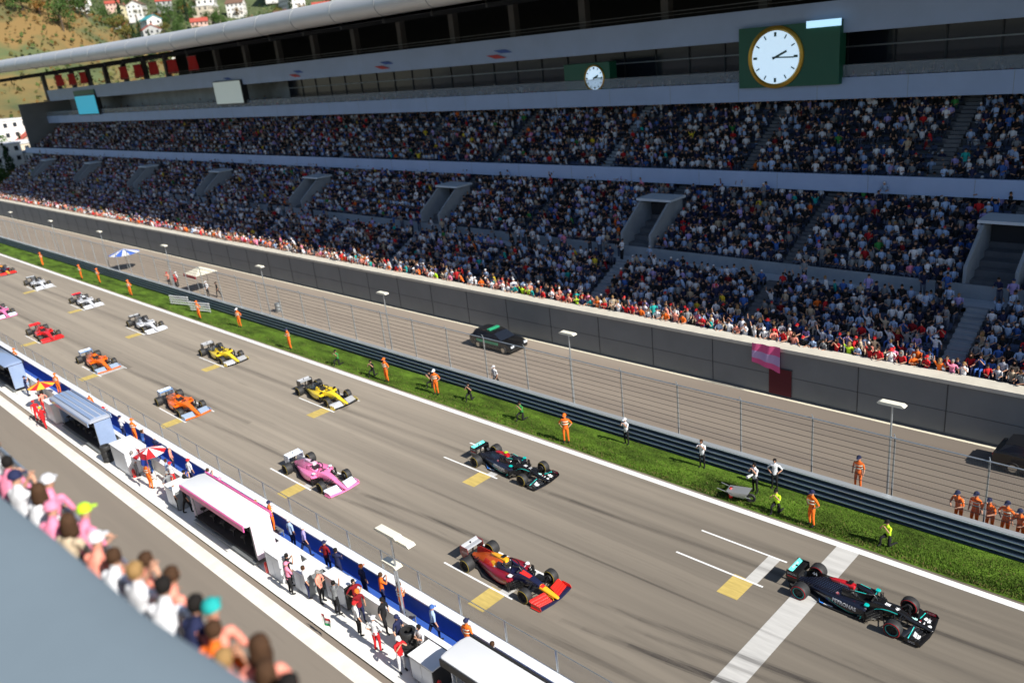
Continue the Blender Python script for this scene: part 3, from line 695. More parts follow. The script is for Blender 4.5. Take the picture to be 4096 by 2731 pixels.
# ------------------------------------------------------------------ lettering and marks laid onto the car
def decal(kind, target, origin, right, up, proj, size, material, name='lettering', off=.004, data=None, bold=0):
    """flat outline projected along proj onto the target part (all car-local)"""
    right, up, proj = Vector(right).normalized(), Vector(up).normalized(), Vector(proj).normalized()
    if kind == 'text':
        c = bpy.data.curves.new('t', 'FONT'); c.body = data; c.size = size; c.align_x = 'CENTER'; c.align_y = 'CENTER'; c.resolution_u = 2; c.offset = bold
        o = bpy.data.objects.new('t', c); COL.objects.link(o); dg = bpy.context.evaluated_depsgraph_get()
        me = bpy.data.meshes.new_from_object(o.evaluated_get(dg)); bpy.data.objects.remove(o); bpy.data.curves.remove(c)
    else:
        me = bpy.data.meshes.new('d'); me.from_pydata([(a*size, b*size, 0) for a, b in data], [], [tuple(range(len(data)))])
    bm = bmesh.new(); bm.from_mesh(me); bpy.data.meshes.remove(me)
    bmesh.ops.remove_doubles(bm, verts=bm.verts, dist=1e-5)
    bmesh.ops.triangulate(bm, faces=bm.faces)
    for _ in range(3):
        es = [e for e in bm.edges if e.calc_length() > .05]
        if es: bmesh.ops.subdivide_edges(bm, edges=es, cuts=1); bmesh.ops.triangulate(bm, faces=bm.faces)
    bvh = BVHTree.FromPolygons([v.co[:] for v in target.data.vertices], [tuple(p.vertices) for p in target.data.polygons])
    O = Vector(origin); last = None
    for v in bm.verts:
        p = O+right*v.co.x+up*v.co.y; h = bvh.ray_cast(p-proj*1.0, proj, 2.0)
        if h[0] is not None: v.co = h[0]-proj*off; last = h[0]
        else: v.co = p if last is None else p+proj*((last-p).dot(proj))
    m2 = bpy.data.meshes.new(name); bm.to_mesh(m2); bm.free(); m2.materials.append(material)
    o = bpy.data.objects.new(name, m2); COL.objects.link(o); o.parent = target
    return o
def kid(root, nm, s=None, i=0):
    c = [o for o in root.children if o.name.split('.')[0] == nm]
    if s: c = [o for o in c if sum(v.co.y for v in o.data.vertices)*s > 0]
    return c[i]
WP = mat('white_vinyl', (.78, .79, .8), .45); TV = mat('teal_vinyl', (.02, .55, .5), .4); BV = mat('blue_vinyl', (.05, .25, .8), .4); RV = mat('red_vinyl', (.65, .02, .04), .4); PV = mat('pink_white_vinyl', (.8, .5, .52), .5)
ring = [(math.cos(a), math.sin(a)) for a in [k*math.pi/9 for k in range(18)]]; sd = (0, 1, -.55)
def stripe(tgt, pts, wd, m, proj, off=.005, nm='stripe'):
    for (a, b), (c, d) in zip(pts[:-1], pts[1:]):
        pass
    n = len(pts); poly = [(x, z+wd) for x, z in pts]+[(x, z-wd) for x, z in pts[::-1]]
    return decal('poly', tgt, (0, -.9, 0), (1, 0, 0), (0, 0, 1), proj, 1, m, nm, data=poly, off=off)
def black_car_marks(hero, num):
    near = kid(hero, 'sidepod', -1)
    sd = (0, 1, -.55)
    decal('text', near, (-.1, -.72, .42), (1, -.14, .03), (0, .5, .85), sd, .205, WP, data='PETRONAS', bold=.006)
    cover = kid(hero, 'engine_cover'); fin = kid(hero, 'shark_fin'); intake = kid(hero, 'air_intake')
    decal('text', fin, (-1.62, -.3, .79), (1, 0, 0), (0, 0, 1), (0, 1, 0), .2, WP, data=num, bold=.008)
    decal('text', intake, (-.36, -.3, .87), (1, 0, -.03), (0, 0, 1), (0, 1, 0), .12, WP, data='INEOS', bold=.003, off=.006)
    ring = [(math.cos(a), math.sin(a)) for a in [k*math.pi/9 for k in range(18)]]
    decal('poly', cover, (-.5, -.5, .62), (1, 0, 0), (0, .5, .85), sd, .075, PV, 'badge', data=ring)
    decal('poly', cover, (-.5, -.5, .62), (1, 0, 0), (0, .5, .85), sd, .055, RV, 'badge', data=ring, off=.008)
    decal('text', cover, (-.5, -.5, .62), (1, 0, 0), (0, .5, .85), sd, .08, WP, data='E', off=.012)
    tub = kid(hero, 'survival_cell'); nose = kid(hero, 'nose'); dn = (0, .25, -1)
    decal('text', tub, (1.68, -.02, .8), (0, 1, 0), (-1, 0, 0), dn, .19, WP, data=num, bold=.006)
    for k in range(4):
        decal('poly', tub, (1.24+.05*k, -.04, .9), (1, 0, 0), (0, 1, 0), dn, 1, WP, 'mark', data=[(-.018, -.09), (.018, -.09), (.018, .09), (-.018, .09)])
    drop = [(0, .13), (.05, .05), (.065, -.02), (.04, -.075), (0, -.09), (-.04, -.075), (-.065, -.02), (-.05, .05)]
    decal('poly', nose, (2.32, 0, .7), (0, 1, 0), (-1, 0, 0), dn, 1, mat('pale_teal_vinyl', (.5, .85, .8), .4), 'drop_emblem', data=drop)
    decal('poly', nose, (2.5, 0, .7), (1, 0, 0), (0, 1, 0), dn, 1, RV, 'mark', data=[(-.03, -.005), (.03, -.005), (.03, .06), (-.03, .06)])
    decal('poly', nose, (2.5, 0, .7), (1, 0, 0), (0, 1, 0), dn, 1, WP, 'mark', data=[(-.03, -.06), (.03, -.06), (.03, -.006), (-.03, -.006)])
    decal('poly', nose, (2.64, 0, .7), (1, 0, 0), (0, 1, 0), dn, 1, WP, 'mark', data=[(-.02, -.06), (.02, -.06), (.02, .06), (-.02, .06)])
    ringo = [(.07*math.cos(a), .07*math.sin(a)) for a in [k*math.pi/9 for k in range(19)]]+[(.056*math.cos(a), .056*math.sin(a)) for a in [k*math.pi/9 for k in range(18, -1, -1)]]
    decal('poly', nose, (2.84, 0, .7), (0, 1, 0), (-1, 0, 0), dn, 1, WP, 'star_emblem', data=ringo)
    for k in range(3):
        a = k*2*math.pi/3; st = [(math.sin(a)*.06, math.cos(a)*.06), (math.sin(a+1.57)*.012, math.cos(a+1.57)*.012), (math.sin(a-1.57)*.012, math.cos(a-1.57)*.012)]
        decal('poly', nose, (2.84, 0, .7), (0, 1, 0), (-1, 0, 0), dn, 1, WP, 'star_emblem', data=st, off=.006)
    for s in (-1, 1):
        fl = kid(hero, 'front_wing_flap', s); ep = kid(hero, 'front_wing_endplate', s)
        for dxx in (0, .12):
            decal('poly', fl, (2.68-dxx, s*.55, .6), (1, 0, 0), (0, 1, 0), (0, 0, -1), 1, WP, 'mark', data=[(-.05, -.11), (.05, -.11), (.05, .11), (-.05, .11)], off=.006)
        decal('poly', fl, (2.42, s*.6, .6), (1, 0, 0), (0, 1, 0), (0, 0, -1), 1, TV, 'stripe', data=[(-.012, -.3), (.012, -.3), (.012, .3), (-.012, .3)], off=.006)
    ep = kid(hero, 'front_wing_endplate', -1)
    decal('text', ep, (2.58, -1.2, .15), (1, 0, 0), (0, 0, 1), (0, 1, 0), .13, WP, data='IWC')
    ep = kid(hero, 'front_wing_endplate', 1)
    decal('poly', ep, (2.58, .9, .19), (1, 0, 0), (0, 0, 1), (0, 1, 0), 1, RV, 'mark', data=[(-.2, -.06), (.2, -.06), (.2, .06), (-.2, .06)])
    decal('text', ep, (2.58, .9, .19), (1, 0, 0), (0, 0, 1), (0, 1, 0), .1, WP, data='INEOS', off=.008)
    ep = kid(hero, 'rear_wing_endplate', -1)
    decal('text', ep, (-2.38, -.7, .74), (1, 0, 0), (0, 0, 1), (0, 1, 0), .13, WP, data='EPSON')
    decal('poly', ep, (-2.38, -.7, .62), (1, 0, 0), (0, 0, 1), (0, 1, 0), 1, RV, 'mark', data=[(-.2, -.03), (.2, -.03), (.2, .02), (-.2, .02)])
    decal('text', kid(hero, 'rear_wing_flap'), (-2.47, 0, 1.2), (0, 1, 0), (-1, 0, 0), (0, 0, -1), .1, WP, data='PETRONAS')
    stripe(tub, [(.85, .36), (1.0, .46), (1.2, .52), (1.45, .53), (1.75, .5)], .016, TV, (0, 1, 0))
    stripe(near, [(.62, .2), (.3, .17), (0, .2), (-.4, .27), (-.8, .36)], .011, TV, (0, 1, 0))
    decal('poly', kid(hero, 'floor'), (-.75, -.68, .3), (1, 0, 0), (0, 1, 0), (0, 0, -1), 1, WP, 'mark', data=[(-.17, -.03), (.2, -.03), (.2, .02), (-.17, .02)])
    decal('poly', kid(hero, 'floor'), (-1.02, -.68, .3), (1, 0, 0), (0, 1, 0), (0, 0, -1), 1, BV, 'mark', data=[(-.09, -.03), (.09, -.03), (.09, .03), (-.09, .03)])
    bb = kid(hero, 'bargeboard', -1)
    MB().bar((1.02, -.74, .36), (.82, -.8, .2), .1, .02).bar((1.15, -.68, .3), (.95, -.74, .26), .06, .02).build('vane', M_metal, bb)
    for s in (-1, 1):
        MB().bar((.14, s*.268, .912), (.55, s*.2, .915), .03, .006).build('stripe', TV, kid(hero, 'halo'))

black_car_marks(roots[0], '44'); black_car_marks(roots[1], '77')
# bull car: bright patches on the dark body
bc = kid(roots[2], 'engine_cover'); bn = kid(roots[2], 'survival_cell')
decal('poly', bc, (-.62, -.6, .72), (1, 0, 0), (0, .5, .85), sd, .2, RBYEL, 'sun_disc', data=ring)
decal('poly', bc, (-.95, -.6, .68), (1, 0, 0), (0, .5, .85), sd, 1, RBRED, 'mark', data=[(-.35, -.1), (.2, -.16), (.38, .02), (.15, .12), (-.3, .14)], off=.007)
decal('poly', bc, (-.45, -.6, .66), (1, 0, 0), (0, .5, .85), sd, 1, WP, 'mark', data=[(-.1, -.07), (.12, -.07), (.12, .05), (-.06, .07)], off=.01)
decal('poly', bn, (1.15, 0, .9), (1, 0, 0), (0, 1, 0), (0, 0, -1), 1, RBRED, 'mark', data=[(-.28, -.14), (.3, -.1), (.3, .1), (-.28, .14)])
decal('poly', kid(roots[2], 'nose'), (2.1, 0, .9), (1, 0, 0), (0, 1, 0), (0, 0, -1), 1, RBRED, 'mark', data=[(-.05, -.12), (.12, -.1), (.12, .1), (-.05, .12)])

# ------------------------------------------------------------------ people
def skin_figure(name, J, segs, root, head, fingers=(), lev=1):
    """J: joint -> (x,y,z,r); segs: (a,b,material index); builds one continuous skinned body"""
    names = list(J); idx = {n: i for i, n in enumerate(names)}
    me = bpy.data.meshes.new('f'); me.from_pydata([J[n][:3] for n in names], [(idx[a], idx[b]) for a, b, _ in segs], [])
    o = bpy.data.objects.new('f', me); COL.objects.link(o)
    md = o.modifiers.new('s', 'SKIN'); md.use_smooth_shade = True; md.branch_smoothing = .3
    for n in names:
        r = J[n][3]; v = me.skin_vertices[0].data[idx[n]]
        v.radius = (r, r) if not isinstance(r, tuple) else r; v.use_root = n == root
    if lev:
        ss = o.modifiers.new('u', 'SUBSURF'); ss.levels = lev; ss.render_levels = lev
    dg = bpy.context.evaluated_depsgraph_get(); out = bpy.data.meshes.new_from_object(o.evaluated_get(dg))
    bpy.data.objects.remove(o); bpy.data.meshes.remove(me)
    out.name = name
    P = [(Vector(J[a][:3]), Vector(J[b][:3]), J[a][3], J[b][3], m) for a, b, m in segs]
    out.materials.clear()
    for _ in range(4): out.materials.append(M_carbon)
    mi = []
    for p in out.polygons:
        c = p.center; best = 1e9; bm_ = 0
        for a, b, ra, rb, m in P:
            ab = b-a; t = max(0, min(1, (c-a).dot(ab)/max(ab.dot(ab), 1e-9))); rr = (ra if not isinstance(ra, tuple) else ra[0])*(1-t)+(rb if not isinstance(rb, tuple) else rb[0])*t
            d = (c-(a+ab*t)).length-rr
            if d < best: best = d; bm_ = m
        mi.append(bm_)
    out.polygons.foreach_set('material_index', mi); out.shade_smooth() if hasattr(out, 'shade_smooth') else None
    return out
SK, SH, TR, SO = 0, 1, 2, 3
def body(hipz=.93, lean=0, crouch=False, arms='down', sit=False, turn=0, fingers=False, legs='stand', sleeve=False):
    J = {}; segs = []
    def fw(z0, dz, y=0):    # position along the leaning spine above hip; forward is +Y
        return (y+math.sin(lean)*dz, z0+math.cos(lean)*dz)
    J['pelvis'] = (0, 0, hipz, (.15, .11))
    for n, dz, r in (('waist', .15, (.135, .1)), ('chest', .33, (.165, .115)), ('neckbase', .5, (.085, .075)), ):
        y, z = fw(hipz, dz); J[n] = (0, y, z, r)
    l2 = lean*.55
    y0, z0 = J['neckbase'][1:3]
    J['neck'] = (0, y0+math.sin(l2)*.07, z0+.06, .055); yn, zn = J['neck'][1:3]
    J['skull'] = (0, yn+.02+math.sin(l2)*.08, zn+.11, (.078, .088)); J['crown'] = (0, J['skull'][1]-.005, zn+.19, (.062, .07))
    J['nose'] = (0, J['skull'][1]+.1, J['skull'][2]-.02, .016)
    J['earL'] = (-.084, J['skull'][1]-.005, J['skull'][2]-.01, .016); J['earR'] = (.084, J['skull'][1]-.005, J['skull'][2]-.01, .016)
    segs += [('pelvis', 'waist', SH), ('waist', 'chest', SH), ('chest', 'neckbase', SH), ('neckbase', 'neck', SK), ('neck', 'skull', SK), ('skull', 'crown', SK), ('skull', 'nose', SK), ('skull', 'earL', SK), ('skull', 'earR', SK)]
    sy, sz = fw(hipz, .44)
    for s, q in ((-1, 'L'), (1, 'R')):
        J['sh'+q] = (s*.185, sy, sz, .062)
        if arms == 'down': e = (s*.25, sy-.02, sz-.28); h = (s*.24, sy+.06, sz-.52)
        elif arms == 'hips': e = (s*.36, sy-.06, sz-.25); h = (s*.2, sy+.05, sz-.4)
        elif arms == 'rail': e = (s*.29, sy+.04, sz-.27); h = (s*.13, sy+.24, sz-.33)
        elif arms == 'lap': e = (s*.24, sy+.06, sz-.26); h = (s*.1, sy+.28, sz-.33)
        elif arms == 'camera': e = (s*.25, sy+.16, sz-.16); h = (s*.07, sy+.24, sz+.08)
        elif arms == 'wave': e = (s*.3, sy+.05, sz+(.2 if s > 0 else -.22)); h = (s*.32, sy+.1, sz+(.46 if s > 0 else -.42))
        elif arms == 'cross': e = (s*.25, sy+.08, sz-.24); h = (-s*.06, sy+.2, sz-.2)
        elif arms == 'wheel': e = (s*.2, sy+.14, sz-.18); h = (s*.13, sy+.38, sz-.12)
        J['el'+q] = (*e, .042); J['wr'+q] = (*h, .028)
        d = (Vector(h)-Vector(e)).normalized(); hp = Vector(h)+d*.08; J['ha'+q] = (*hp, (.036, .02))
        segs += [('chest', 'sh'+q, SH), ('sh'+q, 'el'+q, SH), ('el'+q, 'wr'+q, SH if sleeve else SK), ('wr'+q, 'ha'+q, SK)]
        if fingers:
            side = d.cross(Vector((0, 0, 1))); side = side.normalized() if side.length > .1 else Vector((1, 0, 0)); dn_ = side.cross(d)*(-1 if side.cross(d).z > 0 else 1)
            for k, (off, ln) in enumerate(((-.028, .062), (-.009, .072), (.01, .068), (.028, .052))):
                a = hp+side*off+d*.03; b = a+d*ln*.55+dn_*.006; c = b+d*ln*.3+dn_*.025
                for nm, p, r in (('a', a, .0095), ('b', b, .009), ('c', c, .008)): J[f'f{q}{k}{nm}'] = (*p, r)
                segs += [('ha'+q, f'f{q}{k}a', SK), (f'f{q}{k}a', f'f{q}{k}b', SK), (f'f{q}{k}b', f'f{q}{k}c', SK)]
            a = Vector(h)+d*.04-side*s*.035; b = a-side*s*.025+d*.03
            J[f't{q}a'] = (*a, .011); J[f't{q}b'] = (*b, .009); segs += [('ha'+q, f't{q}a', SK), (f't{q}a', f't{q}b', SK)]
        J['hip'+q] = (s*.09, 0, hipz-.07, .098)
        if legs == 'stand': kn = (s*.11, .03, hipz*.53); an = (s*.12, -.02, .085); to = (s*.14, .14, .035)
        elif legs == 'stride': kn = (s*.1, .16*s, hipz*.53); an = (s*.11, .2*s-.05, .09); to = (s*.12, .2*s+.12, .035)
        elif legs == 'sit': kn = (s*.13, .42, hipz-.02); an = (s*.13, .44, hipz-.4); to = (s*.14, .6, hipz-.45)
        elif legs == 'kneel': kn = (s*.14, .32 if s > 0 else .12, .42 if s > 0 else .07); an = (s*.14, .3 if s > 0 else -.3, .08); to = (s*.15, .46 if s > 0 else -.42, .035)
        J['kn'+q] = (*kn, .062); J['an'+q] = (*an, .042); J['to'+q] = (*to, .038)
        segs += [('pelvis', 'hip'+q, TR), ('hip'+q, 'kn'+q, TR), ('kn'+q, 'an'+q, TR), ('an'+q, 'to'+q, SO)]
    return J, segs
POSE = {}
def pose(name, **kw):
    J, segs = body(**kw); me = skin_figure('person_'+name, J, segs, 'pelvis', 'skull', lev=1)
    POSE[name] = (me, Vector(J['skull'][:3]), J)
pose('stand', arms='down'); pose('hips', arms='hips'); pose('rail', arms='rail', lean=.32); pose('railfine', arms='rail', lean=.38, fingers=True); pose('standfine', arms='camera', lean=.12, fingers=True)
pose('cross', arms='cross', lean=.05); pose('photo', arms='camera', lean=.2, legs='kneel', hipz=.55); pose('snap', arms='camera', lean=.1); pose('wave', arms='wave', lean=.1)
pose('sit', hipz=.5, legs='sit', arms='lap', lean=.12); pose('sitwave', hipz=.5, legs='sit', arms='wave', lean=.05); pose('sitcam', hipz=.5, legs='sit', arms='camera', lean=.15); pose('walk', arms='down', legs='stride', lean=.08); pose('drive', hipz=.28, legs='sit', arms='wheel', lean=-.35)
# hair and caps, origin at the skull joint
def hair_mesh(kind):
    mb = MB()
    if kind == 'short': prof = [(.001, .128), (.05, .118), (.085, .085), (.101, .04), (.1, -.01), (.088, -.045)]
    elif kind == 'long': prof = [(.001, .13), (.055, .12), (.092, .085), (.107, .035), (.11, -.04), (.112, -.12), (.1, -.2), (.06, -.23)]
    elif kind == 'cap': prof = [(.001, .132), (.06, .122), (.094, .085), (.106, .03), (.107, .015)]
    elif kind == 'hat': prof = [(.001, .135), (.07, .13), (.095, .1), (.104, .03), (.17, .01), (.175, .003)]
    elif kind == 'helmet': prof = [(.001, .16), (.06, .148), (.11, .11), (.135, .05), (.14, -.02), (.13, -.09), (.1, -.12)]
    mb.lathe(prof, (0, -.012, 0), 'z', 22)
    v = mb.v
    if kind in ('long',): mb.v = [(x, y-(.02 if z < 0 else 0) if y < 0 else min(y, .045) if z < .04 else y, z) for x, y, z in v]
    if kind == 'short': mb.v = [(x*(.84 if z < .045 else 1), min(y, .055) if z < .05 else y, z) for x, y, z in v]
    if kind == 'cap':
        mb.loft([[(-.07, .08, .03), (-.03, .1, .04), (.03, .1, .04), (.07, .08, .03)], [(-.06, .15, .012), (-.03, .18, .015), (.03, .18, .015), (.06, .15, .012)]], closed=False)
    if kind in ('short', 'long'): mb.v = [tuple(c*(1+random.uniform(-.05, .07)) for c in v) for v in mb.v]
    o = mb.build('hair', M_carbon, None, True, sharp=80); me = o.data; bpy.data.objects.remove(o); return me
HAIR = {k: hair_mesh(k) for k in ('short', 'long', 'cap', 'hat', 'helmet')}
def band_mesh():
    mb = MB()
    for z in (1.16, 1.3): mb.lathe([(.185, z-.025), (.185, z+.025)], (0, 0, 0), 'z', 14)
    mb.v = [(x*1.08, y*.82+.02, z) for x, y, z in mb.v]
    o = mb.build('reflective_band', M_carbon, None, True); me = o.data; bpy.data.objects.remove(o); return me
BAND = band_mesh()
SKINS = [cloth('skin_light', (.55, .3, .2)), cloth('skin_tan', (.42, .22, .14)), cloth('skin_mid', (.48, .26, .17)), cloth('skin_deep', (.25, .13, .08))]
HAIRS = {'black': cloth('hair_black', (.012, .01, .009)), 'brown': cloth('hair_brown', (.06, .03, .015)), 'fair': cloth('hair_fair', (.3, .18, .07)), 'grey': cloth('hair_grey', (.25, .24, .23))}
CL = {'white': (.72, .73, .76), 'red': (.55, .02, .025), 'black': (.015, .015, .017), 'navy': (.02, .025, .07), 'blue': (.05, .13, .4), 'pale blue': (.35, .47, .68), 'grey': (.22, .23, .24), 'orange': (.85, .16, .02), 'pink': (.8, .25, .38), 'teal': (.02, .35, .33), 'yellow': (.75, .55, .04), 'green': (.05, .25, .06), 'dark red': (.2, .01, .015), 'beige': (.5, .4, .28), 'lime': (.5, .8, .03), 'salmon': (.85, .3, .22), 'lilac': (.35, .3, .6)}
def CM(n): return cloth('fabric_'+n.replace(' ', '_'), CL[n])
def person(ps, loc, rz, top, legs, skin=None, hair='short', hcol='brown', label=None, group=None, scale=1, shoes='black', band=False):
    me, hp, J = POSE[ps]
    o = bpy.data.objects.new('person', me); COL.objects.link(o)
    skin = SKINS[skin if skin is not None else random.randrange(3)]
    for i, m in enumerate((skin, CM(top), CM(legs) if legs != 'skin' else skin, CM(shoes))):
        o.material_slots[i].link = 'OBJECT'; o.material_slots[i].material = m
    o.location = loc; o.rotation_euler = (0, 0, rz); o.scale = (scale,)*3
    tag(o, label, 'person', group)
    if hair:
        h = bpy.data.objects.new('hair' if hair in ('short', 'long') else hair, HAIR[hair]); COL.objects.link(h); h.parent = o; h.location = hp
        h.material_slots[0].link = 'OBJECT'; h.material_slots[0].material = HAIRS[hcol] if hcol in HAIRS else CM(hcol)
    if band:
        h = bpy.data.objects.new('reflective_band', BAND); COL.objects.link(h); h.parent = o; h.material_slots[0].link = 'OBJECT'; h.material_slots[0].material = M_band
    return o
M_band = mat('reflective_tape', (.75, .75, .6), .35)
# drivers
M_helm = gloss('purple_white_helmet', (.35, .25, .45)); 
for (x, y, L_, lb), c in zip(cars, ['lilac', 'lime', 'orange', 'pink', 'yellow', 'white', 'blue', 'orange', 'red', 'white', 'navy', 'white', 'pink', 'navy']):
    what = lb.split(' racing car')[0]
    o = person('drive', (x-.32, y, -.1), R(-90), 'black' if 'black' in what else 'navy', 'black', hair='helmet', hcol=c, label='driver in a '+c+' helmet in the '+what+' racing car', group='drivers in the racing cars', scale=.93, band=False)
    hm = o.children[0]
    MB().lathe([(.141, -.03), (.143, .035)], (0, -.012, 0), 'z', 14).build('visor', M_cock, hm)

# ------------------------------------------------------------------ marshals and others on the grass
FACE = R(180)      # facing the track (-Y)
def marshal(x, y, rz, label, hat='orange', ps=None, z=.05):
    return person(ps or random.choice(['hips', 'hips', 'cross']), (x, y, z), rz, 'orange', 'orange', hair='cap', hcol=hat, label=label, group='marshals in orange overalls', band=True, scale=1.1)
for x, y, lb, hc in (
  (-14.7, 31.75, 'marshal in orange overalls on the grass nearest the start line', 'navy'),
  (-29.8, 31.8, 'marshal in orange overalls on the grass just ahead of the second black racing car', 'orange'),
  (-42.2, 32.3, 'marshal in orange with a white hat, on the grass ahead of the leading yellow car', 'white'),
  (-47.3, 31.85, 'marshal in orange overalls beside the leading yellow car', 'orange'),
  (-60.8, 31.85, 'marshal in orange overalls on the grass between the two yellow cars', 'navy'),
  (-71.0, 32.6, 'marshal in red-orange overalls with a white hat against the guardrail', 'white'),
  (-77.7, 31.8, 'marshal in orange overalls beside the first white car', 'orange'),
  (-94.9, 31.8, 'marshal in orange overalls beside the middle white car', 'orange'),
  (-105.6, 32.2, 'nearer one of the marshal pair standing together beyond the middle white car', 'orange'),
  (-110.6, 31.8, 'farther one of the marshal pair standing together beyond the middle white car', 'orange'),
  (-126.2, 31.9, 'marshal in orange overalls farthest up the grass strip', 'orange')):
    marshal(x, y, FACE+random.uniform(-.6, .6), lb, hc)
marshal(-14.35, 36.0, FACE, 'marshal in orange overalls standing alone behind the wire fence near the start', 'navy', 'stand', 0)
for k in range(6):
    marshal(-9.6+.62*k, 35.5+.12*math.sin(k), FACE-.3, ['first', 'second', 'third', 'fourth', 'fifth', 'last'][k]+' from the left of the orange marshals lined up at the right edge', 'navy', ['rail', 'stand', 'rail', 'hips', 'rail', 'stand'][k], 0)
P = person
P('hips', (-17.6, 33.75, .05), FACE+.3, 'white', 'black', hair='short', hcol='black', label='bystander in a white shirt and black trousers close to the guardrail near the start')
P('snap', (-18.2, 32.9, .05), FACE-.2, 'white', 'black', hair='short', hcol='black', label='photographer in a white shirt standing behind a silver long lens on the grass')
P('snap', (-26.7, 33.55, .05), FACE, 'white', 'black', hair='cap', hcol='white', label='photographer in white shirt and white cap on the grass by the guardrail')
P('snap', (-21.7, 33.6, .05), FACE+.2, 'white', 'black', hair='short', hcol='brown', label='bareheaded photographer in a white shirt alone against the guardrail')
gl = ['kneeling photographer with a lime vest on the grass right of the start line', 'kneeling photographer in a lime vest just left of the marshal nearest the start', 'kneeling photographer in dark clothes ahead of the second black car', 'kneeling photographer in dark clothes behind the one ahead of the second black car', 'kneeling photographer in black beside the orange marshal in the white hat', 'kneeling photographer in black beside the leading yellow car', 'kneeling photographer in black just up the road from the leading yellow car']
for (x, y, tp), lb in zip(((-11.4, 32.2, 'lime'), (-16.5, 31.9, 'lime'), (-34.2, 32.6, 'green'), (-39.4, 32.9, 'black'), (-43.4, 32.9, 'black'), (-49.2, 32.0, 'black'), (-53.7, 31.9, 'green')), gl):
    P('photo', (x, y, .05), FACE+random.uniform(-.5, .5), tp if 'lime' in lb else ('black' if tp != 'green' else 'green'), 'black', hair='cap', hcol='black', label=lb, group='photographers kneeling on the grass')
def camera_gear(x, y, rz, label, col=None):
    r = empty('camera_lens', (x, y, 1.25 if col is None else .7), rz); tag(r, label, 'camera')
    MB().box(-.08, .08, -.05, .05, -.06, .06).build('camera_body', M_carbm, r)
    MB().lathe([(.001, .05), (.045, .05), (.05, .2), (.075, .3), (.075, .46), (.06, .46), (.001, .44)], (0, 0, 0), 'y', 16).build('lens', mat('pale_lens_barrel', (.6, .6, .58), .4), r, smooth=True)
    return r
camera_gear(-18.15, 32.62, FACE-.2, 'long pale telephoto lens held by the photographer in white shirt by the silver wheel')
# silver equipment barrow at the grass edge
r = empty('wheelbarrow', (-18.5, 31.85, .06), .2); tag(r, 'silver wheeled equipment barrow at the grass edge near the start', 'barrow')
MB().loft([[(-.55, -.3, .55), (.55, -.35, .6), (.55, .35, .6), (-.55, .3, .55)], [(-.35, -.2, .25), (.3, -.22, .25), (.3, .22, .25), (-.35, .2, .25)]]).build('tray', mat('brushed_tray', (.45, .46, .47), .35, .6), r)
MB().lathe([(.22, -.05), (.24, 0), (.22, .05), (.1, .03), (.1, -.03)], (.6, 0, .24), 'y', 20, 0, True).build('wheel', M_tyre, r)
MB().tube([(.6, .08, .24), (-.3, .26, .42), (-1.0, .3, .6)], .02, 6).tube([(.6, -.08, .24), (-.3, -.26, .42), (-1.0, -.3, .6)], .02, 6).build('frame', M_galvd, r)
# white slatted barrier pieces on the grass
for k, (x, lb) in enumerate(((-79.8, 'right-hand white slatted barrier on the grass beside the first white car'), (-84.6, 'left-hand white slatted barrier on the grass beside the first white car'))):
    r = empty('barrier', (x, 32.9, .05), .25); tag(r, lb, 'barrier', 'white slatted barriers')
    for q in range(4): MB().box(-1.5, 1.5, -.02, .02, .2+.25*q, .32+.25*q).build('slat', WP, r)
    MB().box(-1.4, -1.32, .021, .08, 0, 1.15).box(1.32, 1.4, .021, .08, 0, 1.15).build('post', M_galv, r)

# ------------------------------------------------------------------ service road vehicles and people
def estate_car(x, y, rz, label, body_m, win, stripe_m):
    r = empty('estate_car', (x, y, 0), rz); tag(r, label, 'car')
    prof = lambda yy, k: None
    sec = [(-2.3, .35), (-2.36, .75), (-2.3, 1.0), (-2.15, 1.02), (-1.9, 1.05), (.75, 1.0), (1.9, .88), (2.25, .75), (2.34, .5), (2.3, .32), (1.85, .25), (-1.9, .25)]
    mb = MB(); W = [(-.9, .93), (-.94, 1), (.94, 1), (.9, .93)]
    mb.loft([[(a*s_, w_, .25+(b-.25)*(1 if abs(w_) < .92 else .97)) for a, b in sec] for w_, s_ in ((-.93, .95), (-.89, 1), (0, 1.01), (.89, 1), (.93, .95))]); b = mb.build('body', body_m, r, True, sharp=30)
    cab = [(-2.15, 1.0), (-1.85, 1.42), (-1.5, 1.48), (-.1, 1.5), (.35, 1.42), (1.15, 1.0)]
    mb = MB(); mb.loft([[(a, w_, q) for a, q in cab] for w_ in (-.78, .78)]); mb.v = [(a, w_*(1 if q < 1.1 else .86), q) for a, w_, q in mb.v]; mb.build('windows', win, r)
    MB().loft([[(a, w_, q) for a, q in ((-1.88, 1.43), (-1.5, 1.5), (-.1, 1.52), (.34, 1.44))] for w_ in (-.66, 0, .66)], closed=False).build('roof', body_m, r, True)
    for s in (-1, 1):
        MB().box(-1.5, .9, s*.935-.01, s*.935+.01, .62, .86).build('side_stripe', stripe_m, r)
        MB().box(2.2, 2.33, s*.72-.17, s*.72+.17, .62, .76).build('headlight', mat('clear_lamp', (.7, .75, .8), .1), r)
        MB().box(-2.36, -2.3, s*.72-.15, s*.72+.15, .78, .9).build('tail_light', RV, r)
        for xx in (-1.4, 1.42):
            w_ = MB().lathe([(.2, -.1), (.32, -.11), (.335, -.06), (.335, .06), (.32, .11), (.2, .1)], (xx, s*.86, .335), 'y', 24, 0, True).build('wheel', M_tyre, r, True)
            MB().lathe([(.2, s*.09), (.05, s*.07), (.001, s*.08)], (xx, s*.86, .335), 'y', 20).build('rim', M_metal, w_)
    lb_ = MB().box(-.55, -.25, -.55, .55, 1.53, 1.62).build('light_bar', stripe_m, r)
    return r
GRNM = gloss('green_paint', (.03, .4, .2))
estate_car(-45.0, 41.2, 0, 'black estate car with green roof bar speeding along the service road behind the fence', BLK, M_glz, GRNM)
